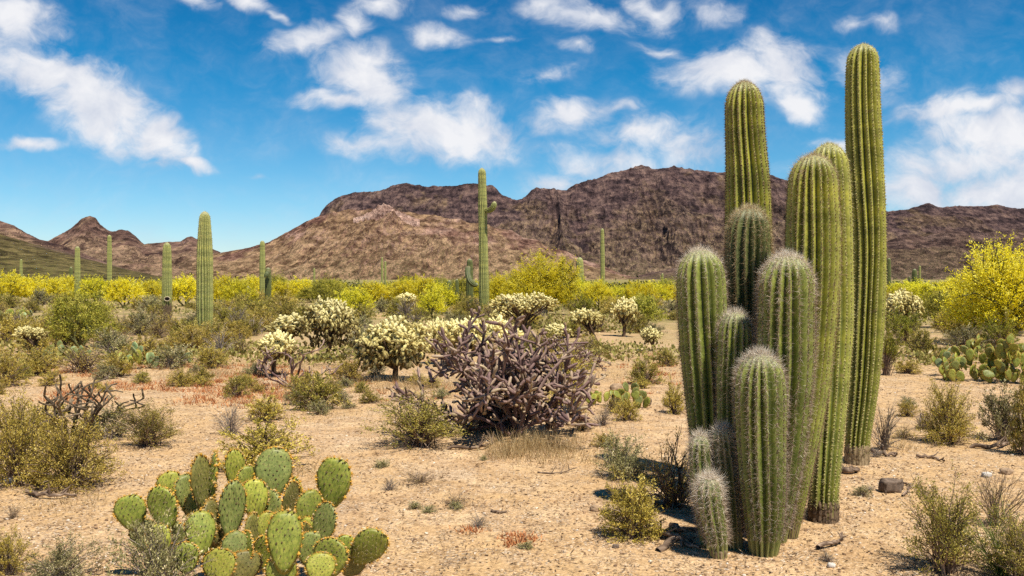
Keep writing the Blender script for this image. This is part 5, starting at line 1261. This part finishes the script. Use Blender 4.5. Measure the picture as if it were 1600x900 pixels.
# ------------------------------------------------------------------ uncountable: gravel, litter, weeds, grass, ground cover
r = np.random.default_rng(9)
def fan(n, d0, d1, p=1.0, spread=.66):
    u = r.random(n); D = d0 * (d1 / d0) ** u if p == 1 else d0 + (d1 - d0) * u ** p
    X = (r.random(n) * 2 - 1) * spread * D
    return X, D, gz(X, D) + .006 * fbm(X * 4, D * 4, 3)
PEB = varmat('gravel_stones', [(0, (.16, .095, .055)), (.3, (.33, .21, .125)), (.6, (.47, .33, .20)), (.85, (.60, .46, .31)), (1, (.74, .66, .55))], .9, .15)
X, D, Z = fan(48000, 3.6, 17)
pat = fbm(X * .9, D * .9, 3); keep = r.random(len(X)) < np.clip(.55 + 1.3 * pat, .08, 1); X, D, Z = X[keep], D[keep], Z[keep]
sz = .0054 * np.exp(r.normal(size=len(X)) * .55) * (1 + .03 * D); sz = np.minimum(sz, .011 * (1 + .03 * D))
V, Fc = stones(np.stack([X, D, Z + sz * .25], -1), np.stack([sz, sz * r.uniform(.6, 1, len(X)), sz * r.uniform(.4, .7, len(X))], -1), r)
tag(obj('gravel', mesh('gravel', [(V, Fc, np.repeat(r.random(len(X)) ** 1.1, 12), 0, False)], [PEB])), 'fine tan gravel strewn over the sand', None, None, 'stuff')

LIT = varmat('plant_litter', [(0, (.055, .034, .022)), (.4, (.15, .09, .05)), (.75, (.32, .22, .12)), (1, (.52, .40, .25))], .9, .1)
T3 = [(a, b, c) for a, b, c in TAKEN if b < 16 and c > .12]
P = [];
for a, b, c in T3:
    n = int(260 * c * (2 if b < 9 else 1)) + 20; rad = c * (.3 + 1.0 * r.random(n)); an = r.random(n) * 2 * PI
    P.append(np.stack([a + rad * np.cos(an), b + rad * np.sin(an) * .9], -1))
X, D, Z = fan(26000, 3.6, 17); P.append(np.stack([X, D], -1)); P = np.concatenate(P)
Z = gz(P[:, 0], P[:, 1]) + .006 * fbm(P[:, 0] * 4, P[:, 1] * 4, 3) + .006
d = rdir(len(P), r); d[:, 2] = np.abs(d[:, 2]) * .2; d = unit(d)
V, Fc = leafs(np.c_[P, Z], d, r.uniform(.012, .05, len(P)), r.uniform(.003, .009, len(P)), r)
tag(obj('litter', mesh('litter', [(V, Fc, np.repeat(r.random(len(P)), 4), 0, False)], [LIT])), 'dry twigs and fallen leaves on the sand', None, None, 'stuff')

def tufts(name, label, spots, mat, blade, wid, up=.9):
    """spots: x, y, radius, blades, height"""
    P, Dd, L = [], [], []
    for x, y, rad, n, h in spots:
        q = r.normal(size=(n, 2)) * rad * .5; xx = x + q[:, 0]; yy_ = y + q[:, 1]
        P.append(np.stack([xx, yy_, gz(xx, yy_)], -1)); d = r.normal(size=(n, 3)) * .33; d[:, 2] = up; Dd.append(unit(d + np.c_[q, np.zeros(n)] / max(rad, .01) * .35)); L.append(h * r.uniform(.4, 1.15, n))
    P, Dd, L = np.concatenate(P), np.concatenate(Dd), np.concatenate(L)
    tone = r.random(len(P))
    a = spikes(P, Dd, L, wid, r)
    me = mesh(name, [(*a, np.repeat(tone, 3), 0, False)], [mat])
    return tag(obj(name, me), label, None, None, 'stuff')
sp_ = []
for px, py, w, n, h in [(790, 712, 40, 420, .16), (815, 700, 50, 520, .20), (850, 700, 60, 520, .20), (880, 706, 40, 260, .14), (835, 712, 60, 300, .12), (640, 606, 70, 420, .26), (690, 610, 60, 320, .24), (560, 600, 50, 240, .2), (590, 612, 70, 260, .2), (450, 740, 60, 240, .12), (945, 722, 40, 140, .14), (1000, 740, 50, 140, .18), (1400, 700, 30, 120, .14), (300, 590, 60, 300, .22), (345, 588, 60, 300, .2), (1048, 600, 30, 120, .12), (1000, 555, 80, 240, .2), (1530, 870, 60, 100, .12), (100, 790, 60, 140, .08), (980, 560, 60, 240, .2), (480, 575, 80, 300, .22), (400, 572, 80, 260, .2), (730, 600, 60, 260, .22), (520, 650, 80, 200, .10), (900, 690, 50, 160, .12), (860, 720, 50, 200, .12), (250, 575, 80, 240, .18), (950, 590, 60, 200, .16)]:
    p = gpt(px, py); sp_.append((p[0], p[1], w / FPX * p[1], n, h))
tufts('dry_grass', 'straw-coloured dry grass tufts on the sand', sp_, L_STRAW, .2, .004)
sp_ = []
for _ in range(1300):
    px, py = r.uniform(60, 480), 570 + 62 * r.random() ** 1.2
    if r.random() < .25: px = r.uniform(-10, 1060); py = r.uniform(560, 640)
    if r.random() < .10: px = r.uniform(1000, 1055); py = r.uniform(545, 600)
    p = gpt(px, py)
    if fbm(p[0] * .8, p[1] * .8, 3) < .25 * r.random() - .2: continue
    sp_.append((p[0], p[1], r.uniform(.04, .2), r.integers(8, 26), r.uniform(.03, .11)))
for px, py in ((800, 840), (822, 842), (300, 862), (735, 830), (1150, 600), (805, 850)):
    p = gpt(px, py); sp_.append((p[0], p[1], .10, 90, .035))
tufts('ground_cover', 'low reddish dry weeds covering the pale soil', sp_, L_RED, .1, .012, .6)

# low green growth between the bushes of the plain
GC = varmat('low_scrub_leaves', [(0, (0.090, 0.087, 0.024)), (.35, (0.202, 0.185, 0.046)), (.65, (0.314, 0.269, 0.083)), (.85, (0.448, 0.347, 0.143)), (1, (0.582, 0.470, 0.253))], .75, .1, .15)
P, S_, tn = [], [], []
n = 2200; u = r.random(n); D = 1 / (1 / 17 + u * (1 / 150 - 1 / 17)); X = (r.random(n) * 2 - 1) * .66 * D
open_sand = fbm(X * .12, D * .12, 3) > .0
for k in range(n):
    if D[k] < 48 and open_sand[k] and not (.24 < X[k] / D[k] < .38 and D[k] > 22): continue
    m = 22 if D[k] < 60 else 14; w = r.uniform(.2, .55) * (1 + D[k] / 120)
    P.append(np.array([X[k], D[k], float(gz(X[k], D[k]))]) + r.normal(size=(m, 3)) * np.array([w, w, .05 + .10 * w]) * .5 + np.array([0, 0, .07 + .1 * w])); S_.append(np.full(m, .05 + .0022 * D[k])); tn.append(np.clip(r.normal(.45, .18) + .15 * r.normal(size=m), 0, 1))
P, S_, tn = np.concatenate(P), np.concatenate(S_), np.concatenate(tn)
V, Fc = leafs(P, unit(rdir(len(P), r) + np.array([0, 0, .5])), S_ * r.uniform(.7, 1.4, len(P)), S_ * .6, r)
tag(obj('undergrowth', mesh('undergrowth', [(V, Fc, np.repeat(tn, 4), 0, False)], [GC])), 'low olive desert undergrowth between the bushes', None, None, 'stuff')
# the far-off scrub that reads as one mass at the foot of the mountains
P, S_, tn = [], [], []
n = 1500; D = 1 / (1 / 120 + r.random(n) * (1 / 520 - 1 / 120)); X = (r.random(n) * 2 - 1) * .7 * D
for k in range(n):
    m = 26; w = r.uniform(1.2, 2.6); ye = r.random() < .45
    P.append(np.array([X[k], D[k], float(gz(X[k], D[k])) + .7 * w * .55]) + r.normal(size=(m, 3)) * np.array([w, w, w * .55]) * .42); S_.append(np.full(m, .28 + .0012 * D[k])); tn.append(np.clip((.72 if ye else .30) + .16 * r.normal(size=m), 0, 1))
P, S_, tn = np.concatenate(P), np.concatenate(S_), np.concatenate(tn)
FS = varmat('far_scrub_leaves', [(0, (.04, .045, .014)), (.3, (.10, .11, .030)), (.5, (.20, .19, .035)), (.7, (.46, .39, .020)), (1, (.66, .56, .05))], .75, .1, .15)
V, Fc = leafs(P, unit(rdir(len(P), r)), S_ * r.uniform(.7, 1.4, len(P)), S_ * .7, r)
tag(obj('scrub_thicket', mesh('scrub_thicket', [(V, Fc, np.repeat(tn, 4), 0, False)], [FS])), 'far-off yellow and green scrub at the foot of the mountains', None, None, 'stuff')
